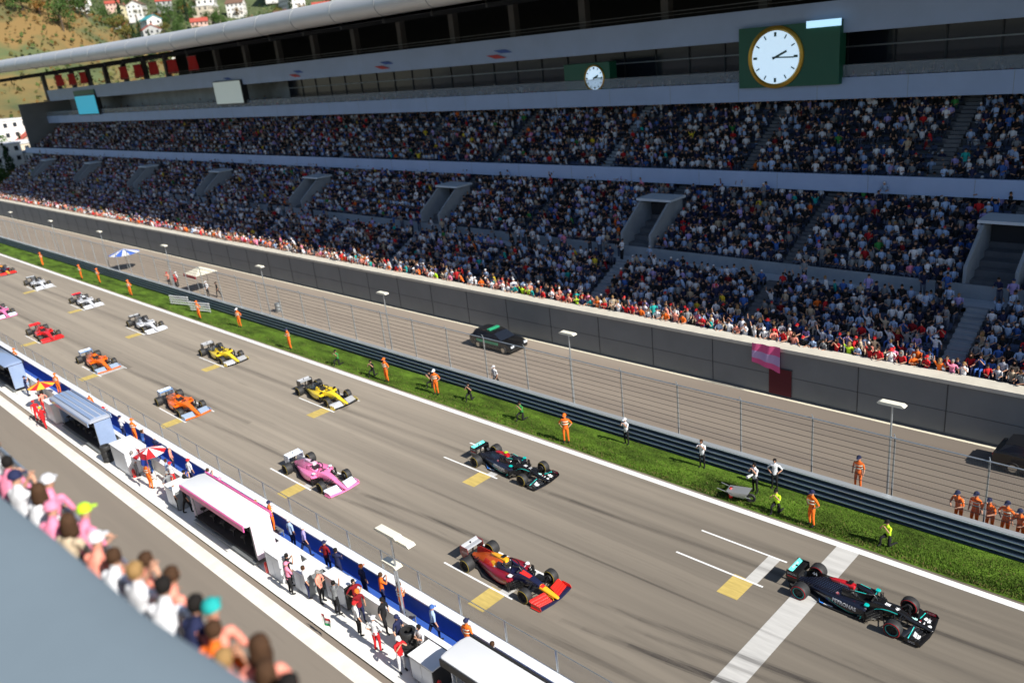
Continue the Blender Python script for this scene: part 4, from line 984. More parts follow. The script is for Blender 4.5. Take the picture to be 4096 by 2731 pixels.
estate_car(-7.6, 42.3, 0, 'black car at the right edge of the picture on the service road under the wall', BLK, M_glz, M_carbm)
# parasol and the group beyond the rail
r = empty('parasol', (-109.5, 37.2, 0)); tag(r, 'blue and white parasol standing behind the guardrail far up the service road', 'parasol')
MB().tube([(0, 0, 0), (0, 0, 2.6)], .035, 8).build('pole', M_galv, r)
mb = MB()
pts = [(1.9*math.cos(k*math.pi/6), 1.9*math.sin(k*math.pi/6), 2.15) for k in range(12)]
for k in range(12): mb.add([(0, 0, 2.75), pts[k], pts[(k+1) % 12]], [(0, 1, 2)], k % 2)
mb.build('canopy', [mat('blue_canvas', (.05, .15, .6), .8), WP], r)
r = empty('gazebo', (-88.2, 37.4, 0)); tag(r, 'small cream and red gazebo behind the guardrail beside a cluster of people', 'gazebo')
for a in (-1.4, 1.4):
    for b in (-1.2, 1.2): MB().tube([(a, b, 0), (a, b, 2.1)], .03, 6).build('leg', M_galv, r)
MB().loft([[(-1.5, -1.3, 2.1), (1.5, -1.3, 2.1), (1.5, 1.3, 2.1), (-1.5, 1.3, 2.1)], [(-.1, -.1, 2.7), (.1, -.1, 2.7), (.1, .1, 2.7), (-.1, .1, 2.7)]]).build('canopy', mat('cream_canvas', (.7, .66, .52), .8), r)
MB().box(-1.52, 1.52, -1.34, -1.31, 1.8, 2.099).build('valance', RV, r)
for k, (x, y, tp) in enumerate(((-92.2, 36.0, 'red'), (-93.4, 36.7, 'white'), (-94.6, 36.2, 'salmon'), (-95.9, 37.2, 'red'), (-85.2, 36.4, 'white'), (-83.6, 36.8, 'black'))):
    P(['stand', 'hips', 'snap', 'cross', 'stand', 'walk'][k], (x, y, 0), FACE+random.uniform(-.5, .5), tp, 'black', hair='cap', hcol=['red', 'white', 'red', 'white', 'white', 'black'][k],
      label=f'official in {tp} top and {["red","white","red","white","white","black"][k]} cap in the group by the small gazebo', group='officials by the gazebo behind the guardrail')
r = empty('barrel', (-72.0, 37.3, 0)); tag(r, 'grey metal barrel standing behind the fence', 'barrel')
MB().lathe([(.001, 0), (.3, 0), (.31, .03), (.3, .3), (.31, .32), (.3, .34), (.3, .6), (.31, .62), (.3, .64), (.3, .88), (.28, .9)], (0, 0, 0), 'z', 24).build('drum', M_galvd, r, True)
MB().lathe([(.001, .87), (.285, .87)], (0, 0, 0), 'z', 24).build('lid', M_galv, r)
P('walk', (-39.4, 35.4, 0), FACE, 'white', 'black', hair='cap', hcol='white', label='official in white shirt and white cap walking behind the fence ahead of the estate car')
# banner and red panel on the wall
r = empty('flag', (-23.4, 43.78, 1.9)); tag(r, 'pink and white flag draped over the ledge of the grandstand wall', 'flag')
mb = MB(); n = 14
rings = []
for i in range(n+1):
    u = i/n; rings.append([(-1.0+1.9*u, -.03-.05*math.sin(u*13+v*2), 1.45-1.7*v*(.75+.25*u)) for v in [k/8 for k in range(9)]])
mb.loft(rings, closed=False); mb.m = [1 if (k % 8) in (3, 4, 5) else 0 for k in range(len(mb.f))]
mb.build('cloth', [mat('pink_cloth', (.75, .1, .28), .8), mat('lilac_cloth', (.5, .35, .6), .8)], r, True)
r = empty('hanging_banner', (-22.6, 43.93, .1)); tag(r, 'dark red banner hanging on the grey wall below the pink flag', 'banner')
MB().box(-.75, .75, 0, .03, 0, 1.75).build('cloth', mat('dark_red_cloth', (.09, .006, .012), .8), r)
MB().box(-.8, .8, -.01, .04, 1.76, 1.81).build('top_bar', M_dark, r)

# ------------------------------------------------------------------ the crowd
def low_person(seated, up=False):
    """small quad-only figure; returns verts, quads, tone index per quad (0 skin,1 top,2 legs,3 hair)"""
    V, F, T = [], [], []
    def rings(rs, tones, n=6):
        o = len(V)
        for (cx, cy, z, rx, ry) in rs:
            for k in range(n):
                a = 2*math.pi*k/n; V.append((cx+rx*math.cos(a), cy+ry*math.sin(a), z))
        for i in range(len(rs)-1):
            for k in range(n):
                F.append((o+i*n+k, o+i*n+(k+1) % n, o+(i+1)*n+(k+1) % n, o+(i+1)*n+k)); T.append(tones[i])
        l = o+(len(rs)-1)*n; F.append((l, l+1, l+2, l+3)); T.append(tones[-1]); F.append((l+3, l+4, l+5, l)); T.append(tones[-1])
    def limb(a, b, ra, rb, tone):
        a, b = Vector(a), Vector(b); d = (b-a).normalized(); u = d.cross(Vector((.3, .2, 1))).normalized(); w_ = d.cross(u); o = len(V)
        for p, r in ((a, ra), (b, rb)):
            for k in range(4): t = k*math.pi/2; V.append(tuple(p+u*math.cos(t)*r+w_*math.sin(t)*r))
        for k in range(4): F.append((o+k, o+(k+1) % 4, o+4+(k+1) % 4, o+4+k)); T.append(tone)
        F.append((o+4, o+5, o+6, o+7)); T.append(tone)
    hz = .5 if seated else .92
    rings([(0, 0, hz-.1, .16, .13), (0, .0, hz+.1, .15, .11), (0, .03, hz+.36, .2, .12), (0, .04, hz+.48, .17, .1), (0, .05, hz+.54, .06, .06)], [1, 1, 1, 1])
    rings([(0, .06, hz+.52, .055, .055), (0, .07, hz+.6, .075, .085), (0, .07, hz+.68, .085, .1), (0, .06, hz+.75, .08, .095), (0, .055, hz+.8, .035, .045)], [0, 0, 3, 3])
    for s in (-1, 1):
        if up: limb((s*.2, .03, hz+.46), (s*.3, .1, hz+.66), .055, .045, 1); limb((s*.3, .1, hz+.66), (s*.22, .12, hz+.92), .042, .035, 0)
        if up and not seated: limb((s*.09, .0, hz), (s*.1, .03, .05), .1, .06, 2)
        elif up: limb((s*.09, .02, hz), (s*.13, .42, hz-.02), .09, .07, 2)
        elif seated:
            limb((s*.2, .03, hz+.46), (s*.25, .08, hz+.2), .055, .045, 1); limb((s*.25, .08, hz+.2), (s*.1, .32, hz+.12), .042, .035, 0)
            limb((s*.09, .02, hz), (s*.13, .42, hz-.02), .09, .07, 2); limb((s*.13, .42, hz), (s*.13, .43, .05), .06, .05, 2)
        else:
            limb((s*.2, .03, hz+.46), (s*.26, .14, hz+.2), .055, .045, 1); limb((s*.26, .14, hz+.2), (s*.16, .4, hz+.16), .042, .035, 0)
            limb((s*.09, .0, hz), (s*.1, .03, .05), .1, .06, 2)
    return np.array(V), np.array(F), np.array(T)
TOPS = np.array([CL[k] for k in ('white', 'white', 'pale blue', 'pale blue', 'grey', 'black', 'black', 'navy', 'navy', 'blue', 'red', 'dark red', 'black', 'grey', 'lilac', 'white', 'orange', 'green', 'teal', 'yellow', 'beige', 'pink')])*1.02
TW = np.array([9, 7, 13, 10, 7, 12, 10, 10, 8, 4, 2.4, 2.4, 6, 5, 6, 5, .5, .7, .7, .6, 2, .8]); TW = TW/TW.sum()
LIT = np.array([CL[k] for k in ('white', 'red', 'red', 'salmon', 'salmon', 'white', 'pink', 'black', 'grey', 'pale blue', 'orange', 'beige', 'navy', 'white', 'teal')])
def crowd(name, pts, seated, tops, tw=None, rot=math.pi, up=False):
    Vt, Ft, Tt = low_person(seated, up); n = len(pts); pts = np.array(pts)
    a = rot+np.random.normal(0, .55, n); sc = np.random.uniform(.84, 1.1, n); lean = np.random.normal(.05, .12, n)
    V = np.repeat(Vt[None], n, 0)*sc[:, None, None]; V[:, :, 1] += np.maximum(0, V[:, :, 2]-.5)*lean[:, None]
    c, s = np.cos(a)[:, None], np.sin(a)[:, None]
    X = V[:, :, 0]*c-V[:, :, 1]*s; Y = V[:, :, 0]*s+V[:, :, 1]*c
    V = np.stack([X+pts[:, 0:1], Y+pts[:, 1:2], V[:, :, 2]+pts[:, 2:3]], 2)
    F = Ft[None]+(np.arange(n)*len(Vt))[:, None, None]
    top = tops[np.random.choice(len(tops), n, p=tw)]*np.random.uniform(.75, 1.1, (n, 1))
    skin = np.array([.46, .26, .17])*np.random.uniform(.55, 1.15, (n, 1)); leg = np.array([[.03, .035, .05]])*np.random.uniform(.4, 4, (n, 1))
    hair = np.array([(.02, .014, .01), (.06, .03, .015), (.25, .15, .06), (.6, .6, .62), (.5, .03, .03), (.02, .03, .08)])[np.random.choice(6, n, p=[.36, .3, .1, .12, .05, .07])]
    pal = np.stack([skin, top, leg, hair], 1); C = pal[:, Tt]
    return np_mesh(name, V.reshape(-1, 3), F.reshape(-1, 4), C.reshape(-1, 3), CROWDM)
CROWDM = attr_mat('crowd_cloth')
def near_stair(x, xs, w_=.62): return min(abs(x-v) for v in xs) < w_
seats, pts, indiv = [], [], []
for ri, (y, z) in enumerate(rowsA):
    x = -3.2
    while x > GX0+13:
        if not near_stair(x, SX):
            seats.append((x, y, z))
            if random.random() < .97:
                (indiv if (ri < 3 and x > -34+4*ri) else pts).append((x+random.uniform(-.06, .06), y+.5, z, ri))
        x -= .53
for ri, (y, z) in enumerate(rowsB):
    x = 9
    while x > GX0+8:
        if not near_stair(x, SX) and not (near_stair(x, VX, 2.0) and ri < 7):
            seats.append((x, y, z))
            if random.random() < (.96 if ri < 14 else .88): pts.append((x+random.uniform(-.06, .06), y+.5, z, ri))
        x -= .53
for ri, (y, z) in enumerate(rowsC):
    x = 16
    while x > GX0+4:
        if not near_stair(x, SXU):
            seats.append((x, y, z))
            dens = .96 if ri < 10 else .85
            if random.random() < dens*(.86+.14*math.sin(x*.13+ri*.5)): pts.append((x+random.uniform(-.06, .06), y+.5, z, ri))
        x -= .53
allp = [(a, b, c) for a, b, c, _ in pts]
standers = [p for p in allp if random.random() < .1]; ups = [p for p in allp if random.random() < .07 and p not in set(standers)]; ss_ = set(standers)|set(ups)
tag(crowd('crowd', ups, True, TOPS, TW, up=True), 'seated spectators holding both arms up in the shaded tiers', 'crowd', kind='stuff'); allp = [p for p in allp if p not in ss_]
tag(crowd('crowd', allp, True, TOPS, TW), 'dense seated crowd filling the shaded tiers of the grandstand', 'crowd', kind='stuff')
ab = [(x, yA+random.choice((.35, .6, 1.0)), 5.03) for x in np.arange(8, -205, -.7) if random.random() < (.12 if (-38 < x+random.uniform(-1, 1) < -17 or -86 < x < -72) else .6) and not near_stair(x, SX, .5)]
bal = [(x, 66.7+random.random()*1.5, 15.96) for x in np.arange(10, -215, -1.1) if random.random() < .42]
upw = [(x, 60.1, 10.21) for x in np.arange(15, -215, -.9) if random.random() < .3]
tag(crowd('crowd', standers+ab+bal+upw, False, TOPS, TW), 'people standing among the seats, in the aisle and on the balcony of the grandstand', 'crowd', kind='stuff')
fr = [(x+random.uniform(-.15, .15), 45.2, 2.31) for x in np.arange(-66, -260, -.5) if random.random() < .93]+[(x+random.uniform(-.2, .2), 45.8, 2.31) for x in np.arange(2, -260, -.6) if random.random() < (.75 if math.sin(x*.35)+math.sin(x*.13+1) > -.5 else .3)]
tag(crowd('crowd', fr, False, LIT), 'sunlit line of spectators leaning on the far end of the grandstand ledge', 'crowd', kind='stuff')
# seat shells
seats = np.array(seats); n = len(seats)
bv = np.array([(-.22, .72, .2), (.22, .72, .2), (.22, .78, .62), (-.22, .78, .62), (-.22, .76, .2), (.22, .76, .2), (.22, .82, .62), (-.22, .82, .62), (-.22, .3, .36), (.22, .3, .36), (.22, .72, .38), (-.22, .72, .38)])
bf = np.array([(0, 1, 2, 3), (5, 4, 7, 6), (3, 2, 6, 7), (8, 9, 10, 11)])
V = (bv[None]+np.stack([seats[:, 0], seats[:, 1]-.02, seats[:, 2]], 1)[:, None]).reshape(-1, 3)
so_ = np_mesh('seat_rows', V, (bf[None]+(np.arange(n)*12)[:, None, None]).reshape(-1, 4), None, mat('dark_blue_seat', (.045, .065, .12), .5), gs); tag(so_, kind='stuff')
# front row along the ledge and the nearest seats: each spectator a person of its own
def spectator(ps, loc, tones, where, grp):
    for _ in range(60):
        if _spec(ps, loc, tones, where, grp): return
SEEN = set()
def _spec(ps, loc, tones, where, grp):
    tp = random.choice(tones); hk = random.choices(['short', 'long', 'cap', 'hat'], [5, 3, 3, .6])[0]
    hc = random.choice(['black', 'brown', 'fair', 'grey']) if hk in ('short', 'long') else random.choice(['white', 'black', 'red', 'navy'])
    hd = f'{hc} cap' if hk == 'cap' else f'{hc} sun hat' if hk == 'hat' else f'{"long " if hk == "long" else "short "}{hc} hair'
    lab = f'spectator in {tp} with {hd} {where}'.replace('short ', '')
    if lab in SEEN: return False
    SEEN.add(lab)
    person(ps, loc, FACE+random.gauss(0, .3), tp, random.choice(['black', 'navy', 'blue', 'beige', 'grey']), hair=hk, hcol=hc, scale=random.uniform(.92, 1.05),
           label=lab, group=grp)
    return True
ZONES = ((-6.5, 'at the right edge'), (-10, 'above the edge car'), (-15, 'above the nearest lamp'), (-20, 'right of the pink flag'), (-25.5, 'over the pink flag'), (-31, 'left of the pink flag'), (-37, 'above the second lamp'), (-43, 'ahead of the moving car'), (-50, 'above the moving car'), (-57, 'beyond the moving car'), (-99, 'farther up the ledge'))
def zone(x): return next(n for a, n in ZONES if x > a)
T_LIT = ['white', 'white', 'red', 'red', 'salmon', 'salmon', 'pink', 'black', 'grey', 'pale blue', 'orange', 'beige', 'navy', 'teal', 'lime', 'white']
x = -3.5
while x > -66:
    gap = (-12.2 < x < -9.9) or (-54 < x < -52.4)
    if not gap and random.random() < .93:
        tones = ['red', 'red', 'salmon', 'white', 'orange'] if (-17.5 < x < -13.5 or -36 < x < -32 or x > -7.5) else T_LIT
        spectator(random.choice(['rail', 'rail', 'rail', 'snap', 'cross', 'wave']), (x, 45.12+random.uniform(-.05, .08), 2.31), tones, 'at the ledge '+zone(x), 'spectators leaning on the sunlit ledge')
    x -= random.uniform(.55, .75)
T_SH = ['white', 'white', 'pale blue', 'pale blue', 'grey', 'black', 'black', 'navy', 'lilac', 'blue', 'red', 'dark red', 'beige']
for a, b, c, ri in indiv[:125]:
    spectator(random.choice(['sit', 'sit', 'sit', 'sitcam', 'sitwave']), (a, b, c+.02), T_SH, f'in row {("one", "two", "three")[ri]} '+zone(a), 'spectators seated just behind the ledge')
rest = [(a, b, c) for a, b, c, _ in indiv[125:]]
if rest: tag(crowd('crowd', rest, True, TOPS, TW), 'seated spectators in the first rows just behind the ledge', 'crowd', kind='stuff')

# ------------------------------------------------------------------ pit wall
sheet('pit_wall_platform', X0, X1, 13.12, 15.0, .09, M_concw)
MB().box(X0, X1, 13.1, 13.119, -.01, .09)
sheet('pit_walkway', X0, X1, 15.22, 16.15, .1, mat('blue_floor_paint', (.03, .1, .42), .75, var=.15, scale=1))
r = empty('inner_wall', (-40, 15.1, 0)); tag(r, 'low white inner wall of the pit island behind the team stands', 'wall')
MB().box(X0+40, X1+40, -.1, .1, 0, .92).build('wall_base', M_concw, r)
MB().box(X0+40, X1+40, -.13, .13, .921, .98).build('coping', WP, r)
r = empty('pit_wall', (-40, 16.3, 0)); tag(r, 'pit wall beside the track with blue padding inside and a white top', 'wall')
MB().box(X0+40, X1+40, -.1, .28, 0, 1.03).build('wall_base', M_concw, r)
MB().box(X0+40, X1+40, -.15, -.101, .12, 1.0).build('padding', mat('blue_padding', (.03, .11, .5), .6, var=.1, scale=1), r)
MB().box(X0+40, X1+40, -.16, .3, 1.031, 1.1).build('coping', WP, r)
MB().add([(X0+40, .3, 1.1), (X1+40, .3, 1.1), (X1+40, .3, 2.05), (X0+40, .3, 2.05)], [(0, 1, 2, 3)]).build('wire_panel', M_mesh, r)
MB().tube([(X0+40, .3, 2.07), (X1+40, .3, 2.07)], .02, 5).build('top_rail', M_galv, r)
fp = MB().box(-.03, .03, -.02, .04, 1.1, 2.07).build('fence_post', M_galv, r)
for k in range(60):
    o = fp if k == 0 else fp.copy()
    if k: COL.objects.link(o); o.parent = r
    o.location = (36-2.6*k, .3, 0)
def team_stand(xc, ln, label, roof_m, trim_m, side_m, crew):
    r = empty('team_stand', (xc, 14.22, .09)); r.scale = (1, .8, .9); tag(r, label, 'team stand', 'team stands on the pit island'); h = ln/2
    # roof slab with rounded edges
    sec = [(-.85, 2.5), (-.92, 2.58), (-.9, 2.68), (-.4, 2.78), (.4, 2.8), (.82, 2.7), (.86, 2.6), (.8, 2.5)]
    MB().loft([[(x, a*q, 2.64+(b-2.64)*q2) for a, b in sec] for x, q, q2 in ((-h, .9, .6), (-h+.12, 1, 1), (h-.12, 1, 1), (h, .9, .6))]).build('roof', roof_m, r, True)
    MB().box(-h+.05, h-.05, -.99, -.925, 2.34, 2.66).build('roof_trim', trim_m, r); MB().box(-h+.05, h-.05, .865, .93, 2.45, 2.78).build('roof_trim', trim_m, r)
    MB().box(h-.14, h-.08, -.5, .8, .35, 2.49).build('side_panel', side_m, r); MB().box(-h+.08, -h+.14, -.5, .8, .35, 2.49).build('side_panel', side_m, r)
    MB().box(-h+.1, h-.1, -.55, .75, .3, .36).build('deck', M_carbm, r)
    MB().box(-h+.16, h-.16, .35, .75, .9, 1.0).box(-h+.16, h-.16, .7, .78, .37, 1.45).build('desk', M_carbm, r)
    for k in range(int(ln/.55)):
        x = -h+.45+k*.55
        MB().bar((x, .6, 1.35), (x, .5, 1.62), .46, .03).build('monitor', M_cock, r)
    for k in range(int(ln/1.1)):
        x = -h+.6+k*1.1
        MB().lathe([(.001, .85), (.17, .85), (.18, .9), (.001, .92)], (x, -.1, 0), 'z', 14).tube([(x, -.1, .36), (x, -.1, .85)], .03, 6).build('stool', M_carbm, r)
    for s in (-1, 1): MB().tube([(s*(h-.3), -.45, 0), (s*(h-.3), -.45, 2.5)], .03, 6).build('leg', M_galvd, r)
    MB().bar((h-.2, -.6, 0), (h+.6, -.6, 0), .05, .05).bar((-h+.2, -.6, .2), (h-.2, -.6, .2), .25, .05).build('step', M_galvd, r)
    return r
M_pinktrim = gloss('hot_pink_trim', (.85, .08, .35)); M_bluegrey = gloss('blue_grey_roof', (.25, .33, .5)); M_silv = mat('silver_panel', (.5, .54, .62), .35, .3)
stands = [(-16.0, 7.4, 'large white team stand nearest the camera at the bottom of the picture', WP, M_carbm, M_silv, 'black'),
          (-37.3, 7.0, 'white roofed team stand with hot pink edges', WP, M_pinktrim, gloss('pale_pink_panel', (.8, .68, .78)), 'white'),
          (-58.0, 7.6, 'silver and steel blue team stand with ribbed roof', M_silv, M_bluegrey, M_bluegrey, 'red'),
          (-76.5, 7, 'dark blue team stand beyond the silver one, up at the left edge', M_bluegrey, M_carbm, M_bluegrey, 'navy'),
          (-95, 7, 'red team stand far up the pit island beyond the dark blue one', RED, WP, RED, 'red')]
for a in stands: team_stand(*a)
for k in range(3): pass
st = [o for o in bpy.data.objects if o.name.startswith('team_stand')]
s3 = [o for o in st if 'ribbed' in o['label']][0]
for k in range(3): MB().box(-3.6, 3.6, -.62+.48*k, -.3+.48*k, 2.79, 2.83).build('roof_rib', M_bluegrey, s3)
# white screens / cabinets beside the stands
def cabinet(x, y, z0, sx, sy, sz, m, label, grp=None):
    y += .2; r = empty('cabinet', (x, y, z0)); tag(r, label, 'cabinet', grp)
    MB().box(-sx/2, sx/2, -sy/2, sy/2, .08, sz).build('case', m, r); MB().box(-sx/2-.03, sx/2+.03, -sy/2-.03, sy/2+.03, sz+.001, sz+.05).build('lid', WP, r)
    MB().box(-sx*.46, -.01, -sy/2-.015, -sy/2-.001, .12, sz-.05).box(.01, sx*.46, -sy/2-.015, -sy/2-.001, .12, sz-.05).build('door', M_silv, r)
    return r
cabinet(-32.2, 14.1, .09, 1.3, 1.1, 1.35, WP, 'white cabinet at the near end of the pink edged team stand')
cabinet(-30.2, 14.2, .09, 1.1, .9, 1.1, M_galvd, 'dull grey cabinet beside the white one near the pink edged stand')
cabinet(-50.4, 14.1, .09, 2.4, 1.3, 1.6, WP, 'big bright white cabinet at the near end of the silver team stand')
cabinet(-63.5, 14.0, .09, 1.8, 1.2, 1.5, M_concw, 'cream cabinet at the far end of the silver team stand')
cabinet(-21.3, 14.0, .09, 1.4, 1.0, 1.1, M_carbm, 'black equipment case between the crew and the nearest white stand')
cabinet(-43.2, 14.1, .09, 1.4, 1.2, 1.2, M_galvd, 'grey case at the far end of the pink edged team stand')
cabinet(-28.2, 14.6, .09, 1.6, .6, 1.25, M_carbm, 'long black case against the white inner wall')
lamp(-24.5, 15.4, 4.75, 'taller, double-headed cream lamp post behind the pit wall', 1.5, group=None)
MB().prism([(-.7, -.02), (-.56, .07), (.56, .07), (.7, -.02), (.6, -.07), (-.6, -.07)], -.26, .12).build('lamp_head', M_lamp, [o for o in bpy.data.objects if o.name.startswith('lamp_post')][-1]).location = (.45, .25, 4.45)
lamp(-24.9, 15.55, 3.05, 'shorter single-headed lamp post beside the double-headed one at the pit wall', 1.1)
# flags, umbrellas and crew
def flag_on_pole(x, y, z, label, mats_, tilt=.5):
    r = empty('flag', (x, y, z)); tag(r, label, 'flag')
    MB().tube([(0, 0, 0), (0, 0, 1.9)], .015, 6).build('pole', M_galv, r); mb = MB()
    rr = [[(.02+1.3*i/10, .09*math.sin(i*.9+j*.3), 1.85-.9*j/6-.12*(i/10)**2) for j in range(7)] for i in range(11)]
    mb.loft(rr, closed=False); mb.m = [min(len(mats_)-1, (k % 6)*len(mats_)//6) for k in range(len(mb.f))]
    mb.build('cloth', mats_, r, True); return r
flag_on_pole(-46.6, 13.6, 1.0, 'red and blue flag on a pole in the crew beyond the pink edged stand', [RV, mat('royal_blue_cloth', (.02, .08, .55), .7)])
flag_on_pole(-26.9, 12.98, .3, 'small red, white and green pennant at the edge of the pit lane', [RV, WP, mat('green_cloth', (.02, .45, .15), .7)]).scale = (.5, .5, .5)
def crewp(x, y, z, ps, tp, lg, hk, hc, label, rz=0, band=False):
    person(ps, (x, y, z), rz+random.uniform(-.5, .5), tp, lg, hair=hk, hcol=hc, label=label, group='people on the pit island', band=band)
crew = [(-20.8, 15.7, 'orange', 'orange', 'cap', 'navy', 'orange marshal with a dark cap at the blue pit wall nearest the bottom', 1), (-24.8, 15.55, 'orange', 'orange', 'short', 'brown', 'orange marshal against the blue padding left of the one in a dark cap', 1),
 (-35.6, 15.7, 'orange', 'orange', 'cap', 'navy', 'orange marshal behind the near end of the pink edged stand', 1), (-46.6, 13.3, 'orange', 'orange', 'cap', 'red', 'orange marshal next to the flag, at the pit lane side', 1),
 (-53.2, 15.7, 'orange', 'orange', 'cap', 'orange', 'orange marshal behind the near end of the silver stand', 1), (-60.8, 15.7, 'orange', 'orange', 'cap', 'white', 'orange marshal in white cap behind the far end of the silver stand', 1),
 (-68.2, 15.7, 'orange', 'orange', 'cap', 'orange', 'orange marshal far up the pit wall, past the silver stand', 1), (-79, 15.7, 'orange', 'orange', 'cap', 'orange', 'orange marshal farthest up the pit wall', 1),
 (-22.4, 15.0-.9, 'white', 'black', 'short', 'black', 'crew member in white shirt and black trousers next to the black case', 0), (-23.6, 13.9, 'navy', 'navy', 'cap', 'navy', 'crew member in navy with navy cap among the nearest crew', 0),
 (-22.6, 13.15, 'red', 'white', 'cap', 'white', 'crew member in red top and white trousers out on the white concrete', 0), (-25.0, 14.3, 'black', 'black', 'cap', 'black', 'crew member all in black with a black cap near the inner wall', 0),
 (-26.3, 13.9, 'dark red', 'navy', 'cap', 'orange', 'crew member in dark red with an orange cap', 0), (-27.0, 14.4, 'dark red', 'black', 'short', 'black', 'crew member in dark red without a cap', 0), (-28.9, 13.6, 'salmon', 'black', 'cap', 'grey', 'crew member in a salmon shirt beside the grey cabinet', 0),
 (-29.7, 13.4, 'white', 'navy', 'short', 'brown', 'crew member in white and navy near the grey cabinet', 0), (-31.2, 13.4, 'black', 'black', 'short', 'black', 'crew member in black between the two small cabinets', 0),
 (-41.9, 13.4, 'black', 'black', 'short', 'black', 'crew member in black at the far end of the pink edged stand', 0), (-42.7, 13.2, 'white', 'black', 'cap', 'white', 'crew member in white at the far end of the pink edged stand', 0), (-44.4, 13.6, 'grey', 'black', 'cap', 'grey', 'crew member in grey past the pink edged stand', 0),
 (-45.4, 14.2, 'white', 'red', 'cap', 'red', 'crew member in white with a red cap near the flag', 0), (-47.8, 13.7, 'red', 'blue', 'cap', 'red', 'crew member in red top and blue trousers by the flag', 0), (-48.6, 14.4, 'white', 'blue', 'short', 'fair', 'crew member in white top and blue trousers by the big white cabinet', 0),
 (-62.9, 12.95, 'red', 'red', 'cap', 'yellow', 'crew member in red with a yellow cap beyond the silver stand', 0), (-64.6, 13.0, 'red', 'red', 'cap', 'red', 'crew member in red with a red cap beyond the silver stand', 0), (-66, 13.4, 'salmon', 'red', 'short', 'black', 'crew member in salmon and red beyond the silver stand', 0),
 (-49.8, 15.7, 'navy', 'navy', 'cap', 'white', 'team member in navy in the blue walkway behind the big white cabinet', 0), (-44.8, 15.6, 'white', 'navy', 'cap', 'red', 'team member in white and navy in the blue walkway near the flag', 0), (-42.6, 15.7, 'lilac', 'navy', 'short', 'brown', 'team member in lilac in the blue walkway behind the pink edged stand', 0),
 (-40.9, 15.6, 'pink', 'navy', 'cap', 'pink', 'team member in pink in the blue walkway behind the pink edged stand', 0), (-33.8, 15.7, 'pale blue', 'navy', 'cap', 'white', 'team member in pale blue in the blue walkway past the pink edged stand', 0), (-30.6, 15.65, 'dark red', 'navy', 'cap', 'navy', 'team member in dark red in the blue walkway', 0),
 (-29.6, 15.6, 'navy', 'navy', 'short', 'black', 'bareheaded team member in navy in the blue walkway', 0), (-27.6, 15.6, 'navy', 'navy', 'cap', 'orange', 'team member in navy with an orange cap in the blue walkway', 0), (-26.4, 15.7, 'orange', 'navy', 'short', 'brown', 'team member in orange top and navy trousers in the blue walkway', 0)]
for k, (x, y, tp, lg, hk, hc, lb, bd) in enumerate(crew):
    z = .1 if y > 15.2 else .09
    if 13 < y < 15: y = min(14.75, y+.55)
    if y < 12.96: z = 0
    crewp(x, y, z+(.35 if bd and y > 15 else 0), ['stand', 'hips', 'cross', 'stand', 'snap', 'walk'][k % 6] if not bd else ['stand', 'cross', 'hips'][k % 3], tp, lg, hk, hc, lb, R(0) if y > 15 else random.choice([0, 1.5, -1.5, 3]), bool(bd))
for k, (x, y) in enumerate(((-20.8, 15.7), (-24.8, 15.6), (-35.6, 15.7), (-53.2, 15.7), (-60.8, 15.7), (-68.2, 15.7), (-79, 15.7))):
    r = empty('step_box', (x, y, .1)); tag(r, 'steel step box under the orange marshal '+('nearest the bottom', 'second from the bottom', 'behind the pink edged stand', 'at the near end of the silver stand', 'at the far end of the silver stand', 'past the silver stand', 'farthest up the pit wall')[k], 'step', 'step boxes under the marshals')
    MB().box(-.4, .4, -.3, .3, .28, .35).build('tread', M_galvd, r)
    for a in (-.36, .36):
        for b in (-.26, .26): MB().box(a-.02, a+.02, b-.02, b+.02, 0, .279).build('leg', M_galvd, r)

# ------------------------------------------------------------------ terrace of the pit building below the camera
M_ledge = mat('blue_grey_canopy', (.165, .21, .24), .7, var=.05, scale=.5)
r = empty('pit_building', (0, 0, 0)); tag(r, 'pit building terrace with a smooth blue-grey canopy at the bottom left corner', 'building')
sec = [(-6, 17.72), (-6, 18.05), (1.2, 18.05), (1.55, 18.02), (1.68, 17.94), (1.7, 17.86), (1.6, 17.8), (1.2, 17.72)]
MB().loft([[(x, a+(e if a > 0 else 0), b) for a, b in sec] for x, e in ((-170, -.3), (-16, -.2), (-13, -.16), (-11, -.11), (-9.3, -.01), (-7.1, .08), (-5.5, .27), (-3.5, .5), (0, .85), (20, 1.2))]).build('canopy', M_ledge, r, True)
MB().box(-170, 20, -6, 2.76, 15.1, 15.4).build('terrace_floor', mat('terrace_floor_paint', (.2, .22, .27), .8), r)
MB().box(-170, 20, 2.64, 2.76, -.02, 15.099).build('facade', M_conc, r)
MB().tube([(-170, 2.68, 16.35), (20, 2.68, 16.35)], .03, 8).build('handrail', M_galv, r)
MB().box(-170, 20, 2.67, 2.69, 15.5, 16.3).build('glass_panel', M_balu, r)
for k in range(60): MB().box(-.02, .02, -.02, .02, 15.4, 16.34).build('baluster', M_galv, r).location = (4-1.6*k, 2.68, 0)
MB().box(-170, 20, -6.2, -6, 0, 17.7).build('inner_wall', M_conc, r)
